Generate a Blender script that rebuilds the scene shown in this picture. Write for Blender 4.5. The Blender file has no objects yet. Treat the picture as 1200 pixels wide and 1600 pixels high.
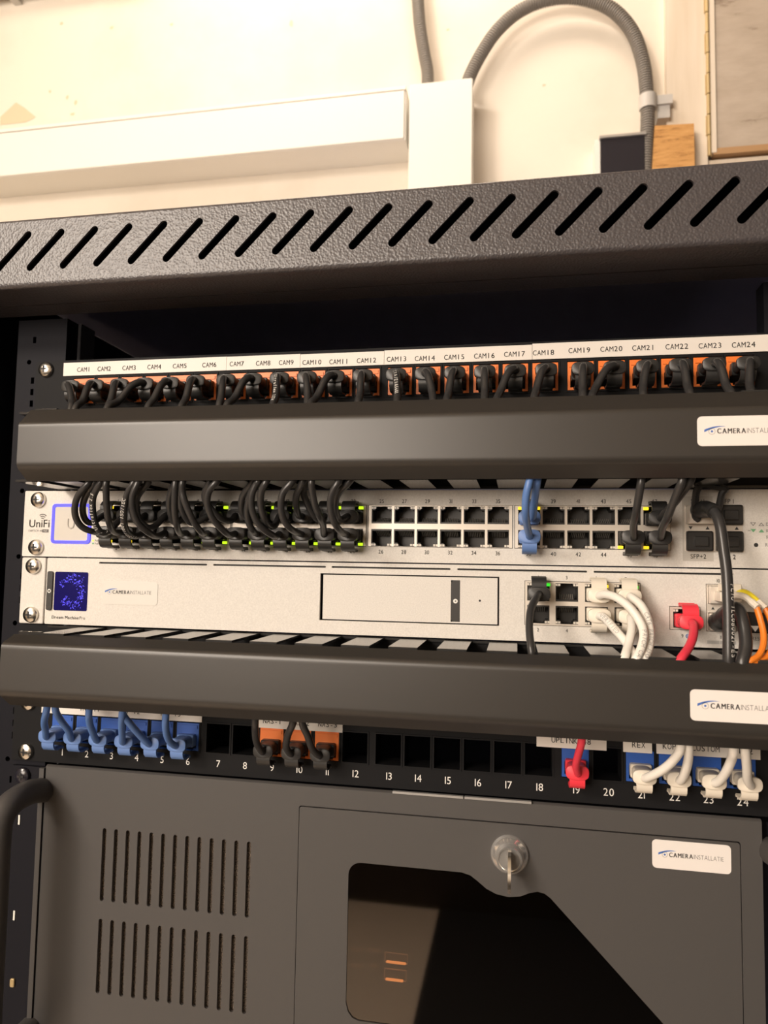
import bpy, bmesh, math, random
from mathutils import Vector, Matrix
from mathutils.geometry import tessellate_polygon

# All building dimensions are millimetres in the rack's own frame:
# X right along the equipment fronts, Y into the rack, Z up from the top of the
# first patch panel.  FLOOR is the floor's height in that frame.
FLOOR = -1500.0
def P(x, y, z):
    return Vector((x * .001, y * .001, (z - FLOOR) * .001))

C = bpy.context.scene.collection
SC = bpy.context.scene

# ------------------------------------------------------------------ camera
cam = bpy.data.cameras.new('camera')
cam.sensor_fit = 'VERTICAL'
cam.sensor_height = 36.0
cam.lens = 1109.0 / 1600.0 * 36.0
cam.clip_start = .02
cam.dof.use_dof = True
cam.dof.focus_distance = .43
cam.dof.aperture_fstop = 12.0
camo = bpy.data.objects.new('camera', cam)
C.objects.link(camo)
YAW, PITCH, ROLL = -.18542, .07254, .01702
fwd = Vector((math.sin(YAW) * math.cos(PITCH), math.cos(YAW) * math.cos(PITCH), math.sin(PITCH)))
rt = Vector((math.cos(YAW), -math.sin(YAW), 0))
up = rt.cross(fwd)
rt2 = math.cos(ROLL) * rt + math.sin(ROLL) * up
up2 = -math.sin(ROLL) * rt + math.cos(ROLL) * up
R3 = Matrix((rt2, up2, -fwd)).transposed()
camo.matrix_world = Matrix.Translation(P(82.327, -424.298, -133.924)) @ R3.to_4x4()
SC.camera = camo

# ------------------------------------------------------------------ light
SC.view_settings.view_transform = 'Standard'
SC.view_settings.look = 'None'
SC.view_settings.gamma = 1.0
SC.view_settings.use_curve_mapping = False
SC.view_settings.exposure = 0.0
w = bpy.data.worlds.new('world')
SC.world = w
w.use_nodes = True
w.node_tree.nodes['Background'].inputs[0].default_value = (1.0, .9, .78, 1)
w.node_tree.nodes['Background'].inputs[1].default_value = .05

def area(name, loc, target, size, power, color):
    l = bpy.data.lights.new(name, 'AREA')
    l.shape = 'RECTANGLE'
    l.size, l.size_y = size
    l.energy = power
    l.color = color
    o = bpy.data.objects.new(name, l)
    C.objects.link(o)
    o.location = P(*loc)
    d = P(*target) - P(*loc)
    o.rotation_euler = d.to_track_quat('-Z', 'Y').to_euler()
    return o
WARM = (1.0, .875, .75)
area('room_ceiling_lamp', (-1350, -1900, 1040), (-100, 0, -150), (.55, .55), 54, WARM)
area('cupboard_ceiling_lamp', (-170, 290, 1080), (-150, 520, 400), (.6, .2), 6.5, (1.0, .83, .68))
area('front_soft_light', (-880, -2300, 260), (0, 0, -150), (1.1, .8), 45, WARM)  # added soft source standing in for light bounced from the room's front

# ------------------------------------------------------------------ materials
def mat(name, col, rough=.5, metal=0., spec=.5, emit=None, estr=0., coat=0., trans=0.):
    m = bpy.data.materials.new(name)
    m.use_nodes = True
    b = m.node_tree.nodes['Principled BSDF']
    b.inputs['Base Color'].default_value = (*col, 1)
    b.inputs['Roughness'].default_value = rough
    b.inputs['Metallic'].default_value = metal
    b.inputs['Specular IOR Level'].default_value = spec
    b.inputs['Coat Weight'].default_value = coat
    b.inputs['Transmission Weight'].default_value = trans
    if emit:
        b.inputs['Emission Color'].default_value = (*emit, 1)
        b.inputs['Emission Strength'].default_value = estr
    return m
def texcoord(m):
    n = m.node_tree.nodes.new('ShaderNodeTexCoord')
    return n.outputs['Object']
def noise(m, scale, detail=3, rough=.55, vec=None):
    n = m.node_tree.nodes.new('ShaderNodeTexNoise')
    n.inputs['Scale'].default_value = scale
    n.inputs['Detail'].default_value = detail
    n.inputs['Roughness'].default_value = rough
    m.node_tree.links.new(vec or texcoord(m), n.inputs['Vector'])
    return n.outputs['Fac']
def bump(m, fac, strength, dist):
    n = m.node_tree.nodes.new('ShaderNodeBump')
    n.inputs['Strength'].default_value = strength
    n.inputs['Distance'].default_value = dist
    m.node_tree.links.new(fac, n.inputs['Height'])
    m.node_tree.links.new(n.outputs['Normal'], m.node_tree.nodes['Principled BSDF'].inputs['Normal'])
def ramp(m, fac, stops, inp='Base Color'):
    n = m.node_tree.nodes.new('ShaderNodeValToRGB')
    e = n.color_ramp.elements
    while len(e) < len(stops):
        e.new(.5)
    for q, (p, c) in zip(e, stops):
        q.position = p
        q.color = (*c, 1) if len(c) == 3 else (c[0], c[0], c[0], 1)
    m.node_tree.links.new(fac, n.inputs['Fac'])
    m.node_tree.links.new(n.outputs['Color'], m.node_tree.nodes['Principled BSDF'].inputs[inp])

M = {}
M['fascia'] = mat('textured_grey_paint', (.058, .052, .056), .40, spec=.75)
v = M['fascia'].node_tree.nodes.new('ShaderNodeTexVoronoi')
v.feature = 'SMOOTH_F1'
v.inputs['Scale'].default_value = 760
v.inputs['Smoothness'].default_value = .6
M['fascia'].node_tree.links.new(texcoord(M['fascia']), v.inputs['Vector'])
bump(M['fascia'], v.outputs['Distance'], .42, .0005)
M['black'] = mat('black_rack_paint', (.010, .010, .014), .6, spec=.14)
M['post_lit'] = mat('lit_grey_post', (.16, .155, .17), .35)  # lighter than the rack paint, standing in for light on the posts
M['slot_shade'] = mat('slot_shade_black', (.010, .010, .014), .7, spec=.1)  # black put on the front top panel as shade behind the slots
M['inside'] = mat('hazed_rack_interior', (.5, .5, .66), .7, spec=.2)  # pale bluish colour stands in for the faint haze inside the rack
M['panel'] = mat('black_patch_panel', (.010, .010, .011), .6, spec=.14)
M['cover'] = mat('satin_black_cover', (.031, .028, .025), .37, spec=.62)
bump(M['cover'], noise(M['cover'], 900, 2), .04, .0002)
M['finger'] = mat('gloss_black_finger', (.03, .03, .03), .14, spec=.6)
M['server'] = mat('charcoal_server_paint', (.072, .068, .066), .5, spec=.45)
bump(M['server'], noise(M['server'], 1500, 2), .10, .0002)
M['silver'] = mat('bead_blasted_aluminium', (.66, .62, .57), .5, metal=.0, spec=.35)
f = noise(M['silver'], 1400, 2)
ramp(M['silver'], f, [(.3, (.66, .63, .585)), (.7, (.76, .73, .68))])
bump(M['silver'], f, .06, .0002)
M['seam'] = mat('dark_seam', (.02, .019, .018), .6)
M['nickel'] = mat('nickel_plate', (.74, .68, .60), .36, metal=.3)
M['steel'] = mat('polished_steel', (.72, .69, .63), .22, metal=1.)
M['chrome'] = mat('chrome', (.85, .84, .82), .14, metal=.8)
M['brass'] = mat('brass', (.58, .45, .24), .38, metal=.6)
bump(M['brass'], noise(M['brass'], 300, 2), .2, .0005)
M['port'] = mat('black_jack_plastic', (.022, .020, .018), .4)
M['contact'] = mat('dull_contacts', (.30, .28, .25), .4, metal=.2)
M['lens'] = mat('clear_led_lens', (.75, .70, .62), .2)
M['led_lime'] = mat('lime_led', (.6, .9, .05), .3, emit=(.62, 1., .02), estr=1.15)
M['led_amber'] = mat('amber_led', (.9, .7, .05), .3, emit=(1., .72, .02), estr=1.1)
M['led_green'] = mat('green_led', (.05, .8, .05), .3, emit=(.05, .9, .04), estr=.9)
M['led_blue'] = mat('blue_light_line', (.05, .05, .8), .3, emit=(.07, .06, .95), estr=1.0)
M['screen'] = mat('blue_screen', (.001, .001, .006), .25, spec=.1, emit=(.007, .003, .11), estr=.8)
M['dots'] = mat('screen_dots', (.05, .05, .6), .3, emit=(.10, .07, 1.0), estr=1.1)
M['touch'] = mat('grey_touch_glass', (.62, .585, .53), .25, spec=.6)
M['ghost'] = mat('ghost_print', (.55, .52, .47), .3)
M['cable_black'] = mat('black_cable_jacket', (.034, .033, .033), .31, spec=.5)
M['boot_black'] = mat('black_boot', (.026, .0255, .025), .40)
M['cable_blue'] = mat('blue_cable_jacket', (.10, .20, .47), .38)
M['boot_blue'] = mat('blue_boot', (.13, .235, .52), .45)
M['cable_white'] = mat('white_cable_jacket', (.86, .825, .76), .38)
M['boot_white'] = mat('ivory_boot', (.80, .735, .625), .42)
M['cable_red'] = mat('red_cable_jacket', (.80, .05, .085), .38)
M['boot_red'] = mat('red_boot', (.85, .045, .07), .42)
M['cable_orange'] = mat('orange_fibre_jacket', (.90, .24, .025), .38)
M['jack_orange'] = mat('orange_keystone', (.86, .20, .03), .42)
M['jack_blue'] = mat('blue_keystone', (.025, .10, .42), .42)
M['yellow'] = mat('yellow_sleeve', (.88, .72, .03), .4)
M['label'] = mat('white_label_tape', (.80, .75, .69), .5)
M['sticker'] = mat('white_sticker', (.84, .80, .77), .4)
M['sticker_clear'] = mat('silver_sticker', (.71, .68, .63), .32)
M['ink'] = mat('black_ink', (.03, .03, .03), .6)
M['ink_grey'] = mat('grey_ink', (.14, .13, .125), .6)
M['ink_blue'] = mat('blue_ink', (.07, .17, .52), .5)
M['ink_white'] = mat('white_ink', (.82, .80, .76), .6)
M['ink_soft'] = mat('pale_print', (.45, .44, .42), .6)
M['ink_green'] = mat('green_ink', (.16, .42, .22), .6)
M['cap'] = mat('black_dust_cap', (.022, .021, .02), .4)
M['smoke'] = mat('smoked_acrylic', (.010, .006, .004), .06, spec=.85)
M['lamp_orange'] = mat('orange_status_lamp', (.9, .4, .1), .4, emit=(1., .45, .16), estr=9.)
M['bay_glow_print'] = mat('bay_glow_print', (.7, .6, .5), .5, emit=(1., .5, .25), estr=.9)  # print and frames given a glow of their own, though no lamps
# smoked acrylic: a dark tint to look through and a clear reflection
sm = M['smoke'].node_tree
for nd in list(sm.nodes):
    if nd.type == 'BSDF_PRINCIPLED':
        sm.nodes.remove(nd)
tr, gl, mx, fr = (sm.nodes.new(k) for k in ('ShaderNodeBsdfTransparent', 'ShaderNodeBsdfGlossy', 'ShaderNodeMixShader', 'ShaderNodeFresnel'))
tr.inputs[0].default_value = (.26, .215, .18, 1)
gl.inputs['Roughness'].default_value = .03
gl.inputs['Color'].default_value = (1, .93, .86, 1)
fr.inputs['IOR'].default_value = 2.0
ge, mu = sm.nodes.new('ShaderNodeNewGeometry'), sm.nodes.new('ShaderNodeMath')
mu.operation = 'MULTIPLY_ADD'       # only the outer face mirrors: fresnel * (1 - backfacing)
mu.inputs[1].default_value = -1.0
su = sm.nodes.new('ShaderNodeMath')
su.operation = 'MULTIPLY'
sm.links.new(ge.outputs['Backfacing'], mu.inputs[0])
mu.inputs[2].default_value = 1.0
sm.links.new(mu.outputs[0], su.inputs[0])
sm.links.new(fr.outputs[0], su.inputs[1])
sm.links.new(su.outputs[0], mx.inputs[0])
sm.links.new(tr.outputs[0], mx.inputs[1])
sm.links.new(gl.outputs[0], mx.inputs[2])
sm.links.new(mx.outputs[0], [nd for nd in sm.nodes if nd.type == 'OUTPUT_MATERIAL'][0].inputs[0])
M['foam'] = mat('vent_filter_foam', (.46, .36, .28), .8)
ramp(M['foam'], noise(M['foam'], 1500, 3, .7), [(.44, (.03, .025, .02)), (.62, (.50, .40, .32))])
bump(M['foam'], noise(M['foam'], 1100, 3, .7), .8, .001)
M['pvc'] = mat('white_pvc', (.86, .84, .78), .4)
M['conduit'] = mat('grey_conduit', (.25, .23, .205), .45)
M['clip'] = mat('grey_pvc_clip', (.55, .53, .50), .4)
M['gloss_black'] = mat('gloss_black_plastic', (.02, .019, .026), .2)
M['grey_metal'] = mat('grey_zinc', (.55, .54, .52), .35, metal=.6)
M['wall'] = mat('cream_plaster', (.80, .73, .60), .75)
ramp(M['wall'], noise(M['wall'], 4.5, 5, .6), [(.35, (.74, .67, .565)), (.55, (.80, .735, .635)), (1., (.82, .76, .665))])
bump(M['wall'], noise(M['wall'], 60, 4), .15, .002)
M['stain'] = mat('bare_plaster', (.70, .57, .40), .8)
M['room'] = mat('beige_room_paint', (.62, .54, .44), .8)
M['dark_room'] = mat('dark_reflection_brown', (.035, .027, .022), .7)
M['floor'] = mat('beige_floor', (.74, .63, .52), .6)
M['rubber'] = mat('reflection_black', (.012, .011, .012), .8)
M['plank'] = mat('painted_wood', (.76, .67, .55), .6)
mp = M['plank'].node_tree.nodes.new('ShaderNodeMapping')
mp.inputs['Scale'].default_value = (40, 40, 3)
M['plank'].node_tree.links.new(texcoord(M['plank']), mp.inputs['Vector'])
ramp(M['plank'], noise(M['plank'], 1.0, 4, .6, mp.outputs['Vector']), [(.3, (.70, .60, .47)), (.6, (.79, .70, .58))])
M['door'] = mat('scuffed_grey_door', (.42, .39, .36), .55)
mp = M['door'].node_tree.nodes.new('ShaderNodeMapping')
mp.inputs['Scale'].default_value = (7, 7, 22)
mp.inputs['Rotation'].default_value = (0, .15, 0)
M['door'].node_tree.links.new(texcoord(M['door']), mp.inputs['Vector'])
ramp(M['door'], noise(M['door'], 1.3, 7, .66, mp.outputs['Vector']), [(.33, (.22, .165, .115)), (.41, (.45, .375, .30)), (.62, (.53, .455, .375))])
M['raw_edge'] = mat('bare_wood_edge', (.42, .25, .12), .7)
M['wood'] = mat('raw_pine_end', (.70, .38, .13), .7)
mp = M['wood'].node_tree.nodes.new('ShaderNodeMapping')
mp.inputs['Scale'].default_value = (18, 18, 120)
M['wood'].node_tree.links.new(texcoord(M['wood']), mp.inputs['Vector'])
ramp(M['wood'], noise(M['wood'], 1.6, 6, .75, mp.outputs['Vector']), [(.36, (.26, .11, .03)), (.46, (.56, .29, .09)), (.7, (.68, .38, .14))])

# ------------------------------------------------------------------ mesh tools
class Mesh:
    """Collects shapes (mm) and becomes ONE mesh object."""
    def __init__(s):
        s.v, s.f, s.m, s.cur = [], [], [], 0
    def use(s, k):
        s.cur = k
        return s
    def add(s, vs, fs):
        b = len(s.v)
        s.v += [tuple(q) for q in vs]
        for f in fs:
            s.f.append(tuple(b + i for i in f))
            s.m.append(s.cur)
        return s
    def box(s, x0, x1, y0, y1, z0, z1):
        vs = [(x, y, z) for x in (x0, x1) for y in (y0, y1) for z in (z0, z1)]
        return s.add(vs, [(0, 1, 3, 2), (4, 6, 7, 5), (0, 4, 5, 1), (2, 3, 7, 6), (0, 2, 6, 4), (1, 5, 7, 3)])
    def prism(s, poly, y0, y1, inset=0., depth=0.):
        """polygon in XZ pushed from y0 (front) to y1; the front edge chamfered"""
        n = len(poly)
        cx = sum(p[0] for p in poly) / n
        cz = sum(p[1] for p in poly) / n
        rings = []
        if inset:
            ex = max(abs(p[0] - cx) for p in poly)
            ez = max(abs(p[1] - cz) for p in poly)
            kx, kz = (ex - inset) / ex, (ez - inset) / ez
            rings.append([(cx + (x - cx) * kx, y0, cz + (z - cz) * kz) for x, z in poly])
            rings.append([(x, y0 + (depth or inset), z) for x, z in poly])
        else:
            rings.append([(x, y0, z) for x, z in poly])
        rings.append([(x, y1, z) for x, z in poly])
        vs = [p for r in rings for p in r]
        fs = []
        for k in range(len(rings) - 1):
            for i in range(n):
                j = (i + 1) % n
                fs.append((k * n + i, k * n + j, (k + 1) * n + j, (k + 1) * n + i))
        fs.append(tuple(range(n)))
        fs.append(tuple(range((len(rings) - 1) * n, len(rings) * n)))
        return s.add(vs, fs)
    def plate(s, outer, holes, y0, y1):
        loops = [outer] + holes
        flat = [p for l in loops for p in l]
        tris = tessellate_polygon([[Vector((x, z, 0)) for x, z in l] for l in loops])
        N = len(flat)
        vs = [(x, y0, z) for x, z in flat] + [(x, y1, z) for x, z in flat]
        fs = []
        for t in tris:
            fs.append(tuple(t))
            fs.append(tuple(N + i for i in reversed(t)))
        b = 0
        for l in loops:
            n = len(l)
            for i in range(n):
                j = (i + 1) % n
                fs.append((b + i, b + j, N + b + j, N + b + i))
            b += n
        return s.add(vs, fs)
    def profile_x(s, poly, x0, x1, closed=True):
        """polygon/line in YZ pushed along X"""
        n = len(poly)
        vs = [(x0, y, z) for y, z in poly] + [(x1, y, z) for y, z in poly]
        fs = [(i, (i + 1) % n, n + (i + 1) % n, n + i) for i in range(n if closed else n - 1)]
        if closed:
            fs += [tuple(range(n)), tuple(range(n, 2 * n))]
        return s.add(vs, fs)
    def strap(s, line, x0, x1, t):
        """a bent strip: a YZ line given thickness t, pushed along X"""
        n = len(line)
        off = []
        for i in range(n):
            a, b = Vector(line[max(i - 1, 0)]), Vector(line[min(i + 1, n - 1)])
            d = (b - a).normalized()
            off.append((line[i][0] - d.y * t, line[i][1] + d.x * t))
        return s.profile_x(list(line) + off[::-1], x0, x1)
    def tube(s, pts, r, seg=10, caps=True):
        pts = [Vector(p) for p in pts]
        n = len(pts)
        fr = frames(pts)
        vs, fs = [], []
        for i in range(n):
            _, a, b = fr[i]
            rr = r[i] if isinstance(r, (list, tuple)) else r
            for k in range(seg):
                t = 2 * math.pi * k / seg
                vs.append(pts[i] + (a * math.cos(t) + b * math.sin(t)) * rr)
        for i in range(n - 1):
            for k in range(seg):
                j = (k + 1) % seg
                fs.append((i * seg + k, i * seg + j, (i + 1) * seg + j, (i + 1) * seg + k))
        if caps:
            fs.append(tuple(range(seg)))
            fs.append(tuple(range((n - 1) * seg, n * seg)))
        return s.add(vs, fs)
    def lathe_y(s, cx, cz, prof, seg=24):
        """prof = [(radius, y)...] turned about the Y axis through (cx, cz)"""
        vs, fs = [], []
        n = len(prof)
        for r, y in prof:
            for k in range(seg):
                t = 2 * math.pi * k / seg
                vs.append((cx + r * math.cos(t), y, cz + r * math.sin(t)))
        for i in range(n - 1):
            for k in range(seg):
                j = (k + 1) % seg
                fs.append((i * seg + k, i * seg + j, (i + 1) * seg + j, (i + 1) * seg + k))
        fs.append(tuple(range(seg)))
        fs.append(tuple(range((n - 1) * seg, n * seg)))
        return s.add(vs, fs)
    def glyphs(s, text, x, z, y, cap, align='C', sx=1., pitch=None, bold=0.):
        for gx, vs, fs in layout(text, cap, align, sx, pitch, bold):
            s.add([(x + gx + a, y, z + b) for a, b in vs], fs)
        return s
    def data(s, name, mats, origin=(0, 0, 0), sharp=35):
        me = bpy.data.meshes.new(name)
        o = Vector(origin)
        me.from_pydata([(Vector(q) - o) * .001 for q in s.v], [], s.f)
        for m in mats:
            me.materials.append(M[m])
        me.polygons.foreach_set('material_index', s.m)
        bm = bmesh.new()
        bm.from_mesh(me)
        bmesh.ops.recalc_face_normals(bm, faces=bm.faces)
        bm.to_mesh(me)
        bm.free()
        me.polygons.foreach_set('use_smooth', [True] * len(me.polygons))
        me.set_sharp_from_angle(angle=math.radians(sharp))
        me.update()
        return me
    def build(s, name, mats, parent=None, origin=None):
        if isinstance(mats, str):
            mats = [mats]
        if origin is None:
            origin = parent['_o'] if parent else (0, 0, FLOOR)
        o = bpy.data.objects.new(name, s.data(name, mats, origin))
        C.objects.link(o)
        if parent:
            o.parent = parent
            o['_o'] = list(origin)
        else:
            o.location = P(*origin)
        return o

def frames(pts):
    n = len(pts)
    T = []
    for i in range(n):
        d = pts[min(i + 1, n - 1)] - pts[max(i - 1, 0)]
        T.append(d.normalized() if d.length > 1e-9 else Vector((0, -1, 0)))
    a = T[0].cross(Vector((0, 0, 1)))
    if a.length < .1:
        a = T[0].cross(Vector((1, 0, 0)))
    a.normalize()
    out = []
    for i in range(n):
        a = (a - T[i] * a.dot(T[i])).normalized()
        out.append((T[i], a, T[i].cross(a)))
    return out
def spline(pts, k=6):
    pts = [Vector(p) for p in pts]
    q = [pts[0] * 2 - pts[1]] + pts + [pts[-1] * 2 - pts[-2]]
    out = []
    for i in range(1, len(q) - 2):
        p0, p1, p2, p3 = q[i - 1:i + 3]
        for j in range(k):
            t = j / k
            out.append(.5 * ((2 * p1) + (p2 - p0) * t + (2 * p0 - 5 * p1 + 4 * p2 - p3) * t * t + (3 * p1 - p0 - 3 * p2 + p3) * t ** 3))
    out.append(pts[-1])
    return out
def smooth_path(p, k=2):
    for _ in range(k):
        p = [p[0]] + [(p[i - 1] + p[i] * 2 + p[i + 1]) / 4 for i in range(1, len(p) - 1)] + [p[-1]]
    return p

_G = {}
def glyph(ch, bold):
    """one letter as flat faces, scaled so a capital is 1 high"""
    key = (ch, bold)
    if key not in _G:
        cu = bpy.data.curves.new('glyph', 'FONT')
        cu.body = ch
        cu.resolution_u = 3
        cu.offset = bold
        ob = bpy.data.objects.new('glyph', cu)
        me = bpy.data.meshes.new_from_object(ob)
        vs = [(q.co.x, q.co.y) for q in me.vertices]
        fs = [tuple(p.vertices) for p in me.polygons]
        bpy.data.objects.remove(ob)
        bpy.data.curves.remove(cu)
        bpy.data.meshes.remove(me)
        _G[key] = (vs, fs)
    return _G[key]
_vs = glyph('H', 0.)[0]
CAP = max(y for _, y in _vs)
def layout(text, cap, align='C', sx=1., pitch=None, bold=0.):
    k = cap / CAP
    x, out = 0., []
    for ch in text:
        if ch == ' ':
            x += pitch or .30 * k * sx
            continue
        vs, fs = glyph(ch, min(bold, 0.))
        sh = max(bold, 0.) * 1.6 * k * sx      # a heavier stroke: the letter laid twice, a hair apart
        if sh and not pitch:
            x += sh
        x0, x1 = min(q[0] for q in vs), max(q[0] for q in vs)
        wid = (x1 - x0) * k * sx
        if pitch:
            sq = min(1., pitch * .86 / wid)
            gx = x + (pitch - wid * sq) / 2
            out.append((gx, [((a - x0) * k * sx * sq, b * k) for a, b in vs], fs))
            if sh:
                out.append((gx + sh, out[-1][1], fs))
            x += pitch
        else:
            out.append((x, [((a - x0) * k * sx, b * k) for a, b in vs], fs))
            if sh:
                out.append((x - sh, out[-1][1], fs))
                out.append((x - sh / 2, out[-1][1], fs))
            x += wid + .12 * k * sx
    dx = {'C': -x / 2, 'L': 0., 'R': -x}[align]
    return [(gx + dx, vs, fs) for gx, vs, fs in out]

def thing(name, label, cat, loc, group=None):
    o = bpy.data.objects.new(name, None)
    C.objects.link(o)
    o.empty_display_size = .02
    o.location = P(*loc)
    o['label'] = label
    o['category'] = cat
    if group:
        o['group'] = group
    o['_o'] = list(loc)
    return o
def tag(o, label, cat, group=None):
    o['label'] = label
    o['category'] = cat
    if group:
        o['group'] = group
    return o
def struct(name, m, mats):
    o = m.build(name, mats)
    o['kind'] = 'structure'
    return o
def put(me, name, parent, at, flip=False):
    """another object of a mesh already made (its own origin at 0,0,0)"""
    o = bpy.data.objects.new(name, me)
    C.objects.link(o)
    o.parent = parent
    org = Vector(parent['_o'])
    o.location = (Vector(at) - org) * .001
    if flip:
        o.rotation_euler = (0, math.pi, 0)
    o['_o'] = list(at)
    return o
def rrect(x0, x1, z0, z1, r, n=4):
    out = []
    for cx, cz, a0 in ((x1 - r, z1 - r, 0), (x0 + r, z1 - r, 90), (x0 + r, z0 + r, 180), (x1 - r, z0 + r, 270)):
        for i in range(n + 1):
            t = math.radians(a0 + 90 * i / n)
            out.append((cx + r * math.cos(t), cz + r * math.sin(t)))
    return out
def rect(x0, x1, z0, z1):
    return [(x0, z0), (x1, z0), (x1, z1), (x0, z1)]
def capsule(xa, za, xb, zb, r, n=6):
    d = math.atan2(zb - za, xb - xa)
    out = []
    for cx, cz, a0 in ((xb, zb, d - math.pi / 2), (xa, za, d + math.pi / 2)):
        for i in range(n + 1):
            t = a0 + math.pi * i / n
            out.append((cx + r * math.cos(t), cz + r * math.sin(t)))
    return out

# ================================================================== the setting
WY = 600.0        # the plastered wall behind the rack
m = Mesh().box(-2300, 1500, WY, WY + 100, FLOOR, 1100)
m.use(1)
def blob(cx, cz, rx, rz, n, seed):
    rnd = random.Random(seed)
    ring = []
    for i in range(n):
        t = 2 * math.pi * i / n
        k = rnd.uniform(.7, 1.15)
        ring.append((cx + rx * k * math.cos(t), WY - .3, cz + rz * k * math.sin(t)))
    m.add([(cx, WY - .6, cz)] + ring, [(0, 1 + i, 1 + (i + 1) % n) for i in range(n)])
m.add([(-791.5, 599.5, 605.7), (-792.4, 599.5, 619.6), (-762.9, 599.5, 642.9), (-746.2, 599.5, 631.9), (-723.0, 599.5, 612.4), (-742.2, 599.5, 605.3)], [(0, 1, 2, 3, 4, 5)])
for i, (c, rx, rz) in enumerate([((-649.4, 599.5, 630.7), 3, 5), ((-665.5, 599.5, 641.4), 3, 4), ((-654.3, 599.5, 610.9), 4, 3), ((-698.8, 599.5, 655.3), 3, 3), ((-683.8, 599.5, 776.0), 4, 3), ((-273.6, 599.5, 721.6), 3, 6), ((-589.4, 599.5, 755.8), 4, 3), ((-480.2, 599.5, 747.3), 4, 3), ((119.7, 599.5, 574.7), 3, 2), ((-23.2, 599.5, 679.7), 3, 2)]):
    blob(c[0], c[2], rx, rz, 9, i)
struct('wall_back', m, ['wall', 'stain'])
struct('wall_left', Mesh().box(-2400, -2300, -2500, 700, FLOOR, 1100), 'room')
struct('wall_right', Mesh().box(1500, 1600, -2500, 700, FLOOR, 1100), 'dark_room')
m = Mesh().box(-2400, 1600, -2600, -2500, FLOOR + 900, 1100)
m.use(1).box(-2400, 1600, -2600, -2500, FLOOR, FLOOR + 900)  # dark lower band invented to darken the top of the window reflection
struct('wall_front', m, ['room', 'dark_room'])
struct('floor', Mesh().box(-2400, 1600, -2600, 700, FLOOR - 100, FLOOR), 'floor')
m = Mesh()  # unseen mat, added to darken the right of the window reflection
q = rrect(-215, 1100, -2498, -700, 25)
n = len(q)
m.add([(x, y, FLOOR) for x, y in q] + [(x, y, FLOOR + 8) for x, y in q], [(i, (i + 1) % n, n + (i + 1) % n, n + i) for i in range(n)] + [tuple(range(n)), tuple(range(n, 2 * n))])
tag(m.build('reflection_mat', 'rubber', origin=(440, -1550, FLOOR)), 'unseen black mat added to darken part of the window reflection', 'mat')
struct('ceiling', Mesh().box(-2400, 1600, -2600, 700, 1100, 1200), 'room')

# ------------------------------------------------------------------ on the wall above the rack
t = thing('cable_trunking', 'long white horizontal cable trunking running across the wall to the left', 'cable trunking', (-600, WY, 514))
Mesh().box(-2300, -77, 543, WY, 475, 547.6).box(-2300, -77, 540, WY, 549.6, 555).build('trunking_body', 'pvc', t)
Mesh().prism(rrect(-2300, -79, 475.5, 547.6, 1.2), 539, 543, .8).build('trunking_lid', 'pvc', t)
t = thing('cable_trunking', 'short upright white trunking box where both grey conduits enter its top', 'cable trunking', (-26, WY, 440))
Mesh().prism(rrect(-70, 18, 230, 552, 2), 541, WY).build('trunking_body', 'pvc', t)
Mesh().prism(rrect(-71, 19, 230, 553, 2.5), 536, 541, 1).build('trunking_lid', 'pvc', t)

def conduit(name, label, pts, r, group):
    m = Mesh()
    p = smooth_path(spline(pts, 14), 3)
    # even steps along the bend, one rib every 3.6 mm
    L = [0.]
    for a, b in zip(p, p[1:]):
        L.append(L[-1] + (b - a).length)
    ribs, q, rr, j = int(L[-1] / 3.6), [], [], 0
    for i in range(ribs * 3 + 1):
        s = L[-1] * i / (ribs * 3)
        while j < len(p) - 2 and L[j + 1] < s:
            j += 1
        q.append(p[j].lerp(p[j + 1], (s - L[j]) / max(1e-6, L[j + 1] - L[j])))
        rr.append(r if i % 3 else r * .80)
    m.tube(q, rr, 14)
    return tag(m.build(name, 'conduit', origin=tuple(p[0])), label, 'conduit', group)
conduit('corrugated_conduit', 'straight grey corrugated conduit dropping into the upright white trunking', [(-83.7, 572.0, 1057.1), (-79.4, 572.0, 897.9), (-73.7, 572.0, 772.7), (-67.2, 572.0, 720.7), (-62.6, 572.0, 669.4), (-55.3, 572.0, 623.2), (-50.1, 572.0, 595.5), (-49.8, 572.0, 567.6)], 9.2, 'grey conduits')
conduit('corrugated_conduit', 'grey corrugated conduit arching from the white trunking to beside the wood block', [(6.0, 572.0, 559.4), (13.3, 572.0, 583.2), (28.9, 572.0, 613.9), (50.1, 572.0, 644.9), (77.6, 572.0, 669.0), (109.6, 572.0, 682.4), (145.7, 572.0, 685.3), (181.3, 572.0, 676.5), (214.6, 572.0, 656.5), (240.4, 572.0, 620.6), (253.8, 572.0, 576.2), (258.5, 572.0, 533.3), (259.8, 572.0, 491.1), (257.7, 572.0, 449.5), (255.5, 572.0, 394.3)], 9.6, 'grey conduits')
t = thing('conduit_clip', 'grey plastic clip holding the arching conduit against the plank', 'clip', (265.8, 590.0, 518.3))
c0 = (260.1, 572.0, 514.4)
m = Mesh()
ring = [(c0[0] + 11.6 * math.cos(a), c0[1] + 11.6 * math.sin(a)) for a in [math.radians(d) for d in range(-200, 45, 15)]]
inn = [(c0[0] + 9.9 * math.cos(a), c0[1] + 9.9 * math.sin(a)) for a in [math.radians(d) for d in range(30, -205, -15)]]
n = len(ring) + len(inn)
poly = ring + inn
m.add([(x, y, c0[2] - 11) for x, y in poly] + [(x, y, c0[2] + 9) for x, y in poly],
      [(i, (i + 1) % n, n + (i + 1) % n, n + i) for i in range(n)] +
      [(i, i + 1, n - 2 - i, n - 1 - i) for i in range(min(len(ring), len(inn)) - 1)] +
      [(n + i, n + i + 1, 2 * n - 2 - i, 2 * n - 1 - i) for i in range(min(len(ring), len(inn)) - 1)])
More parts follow.
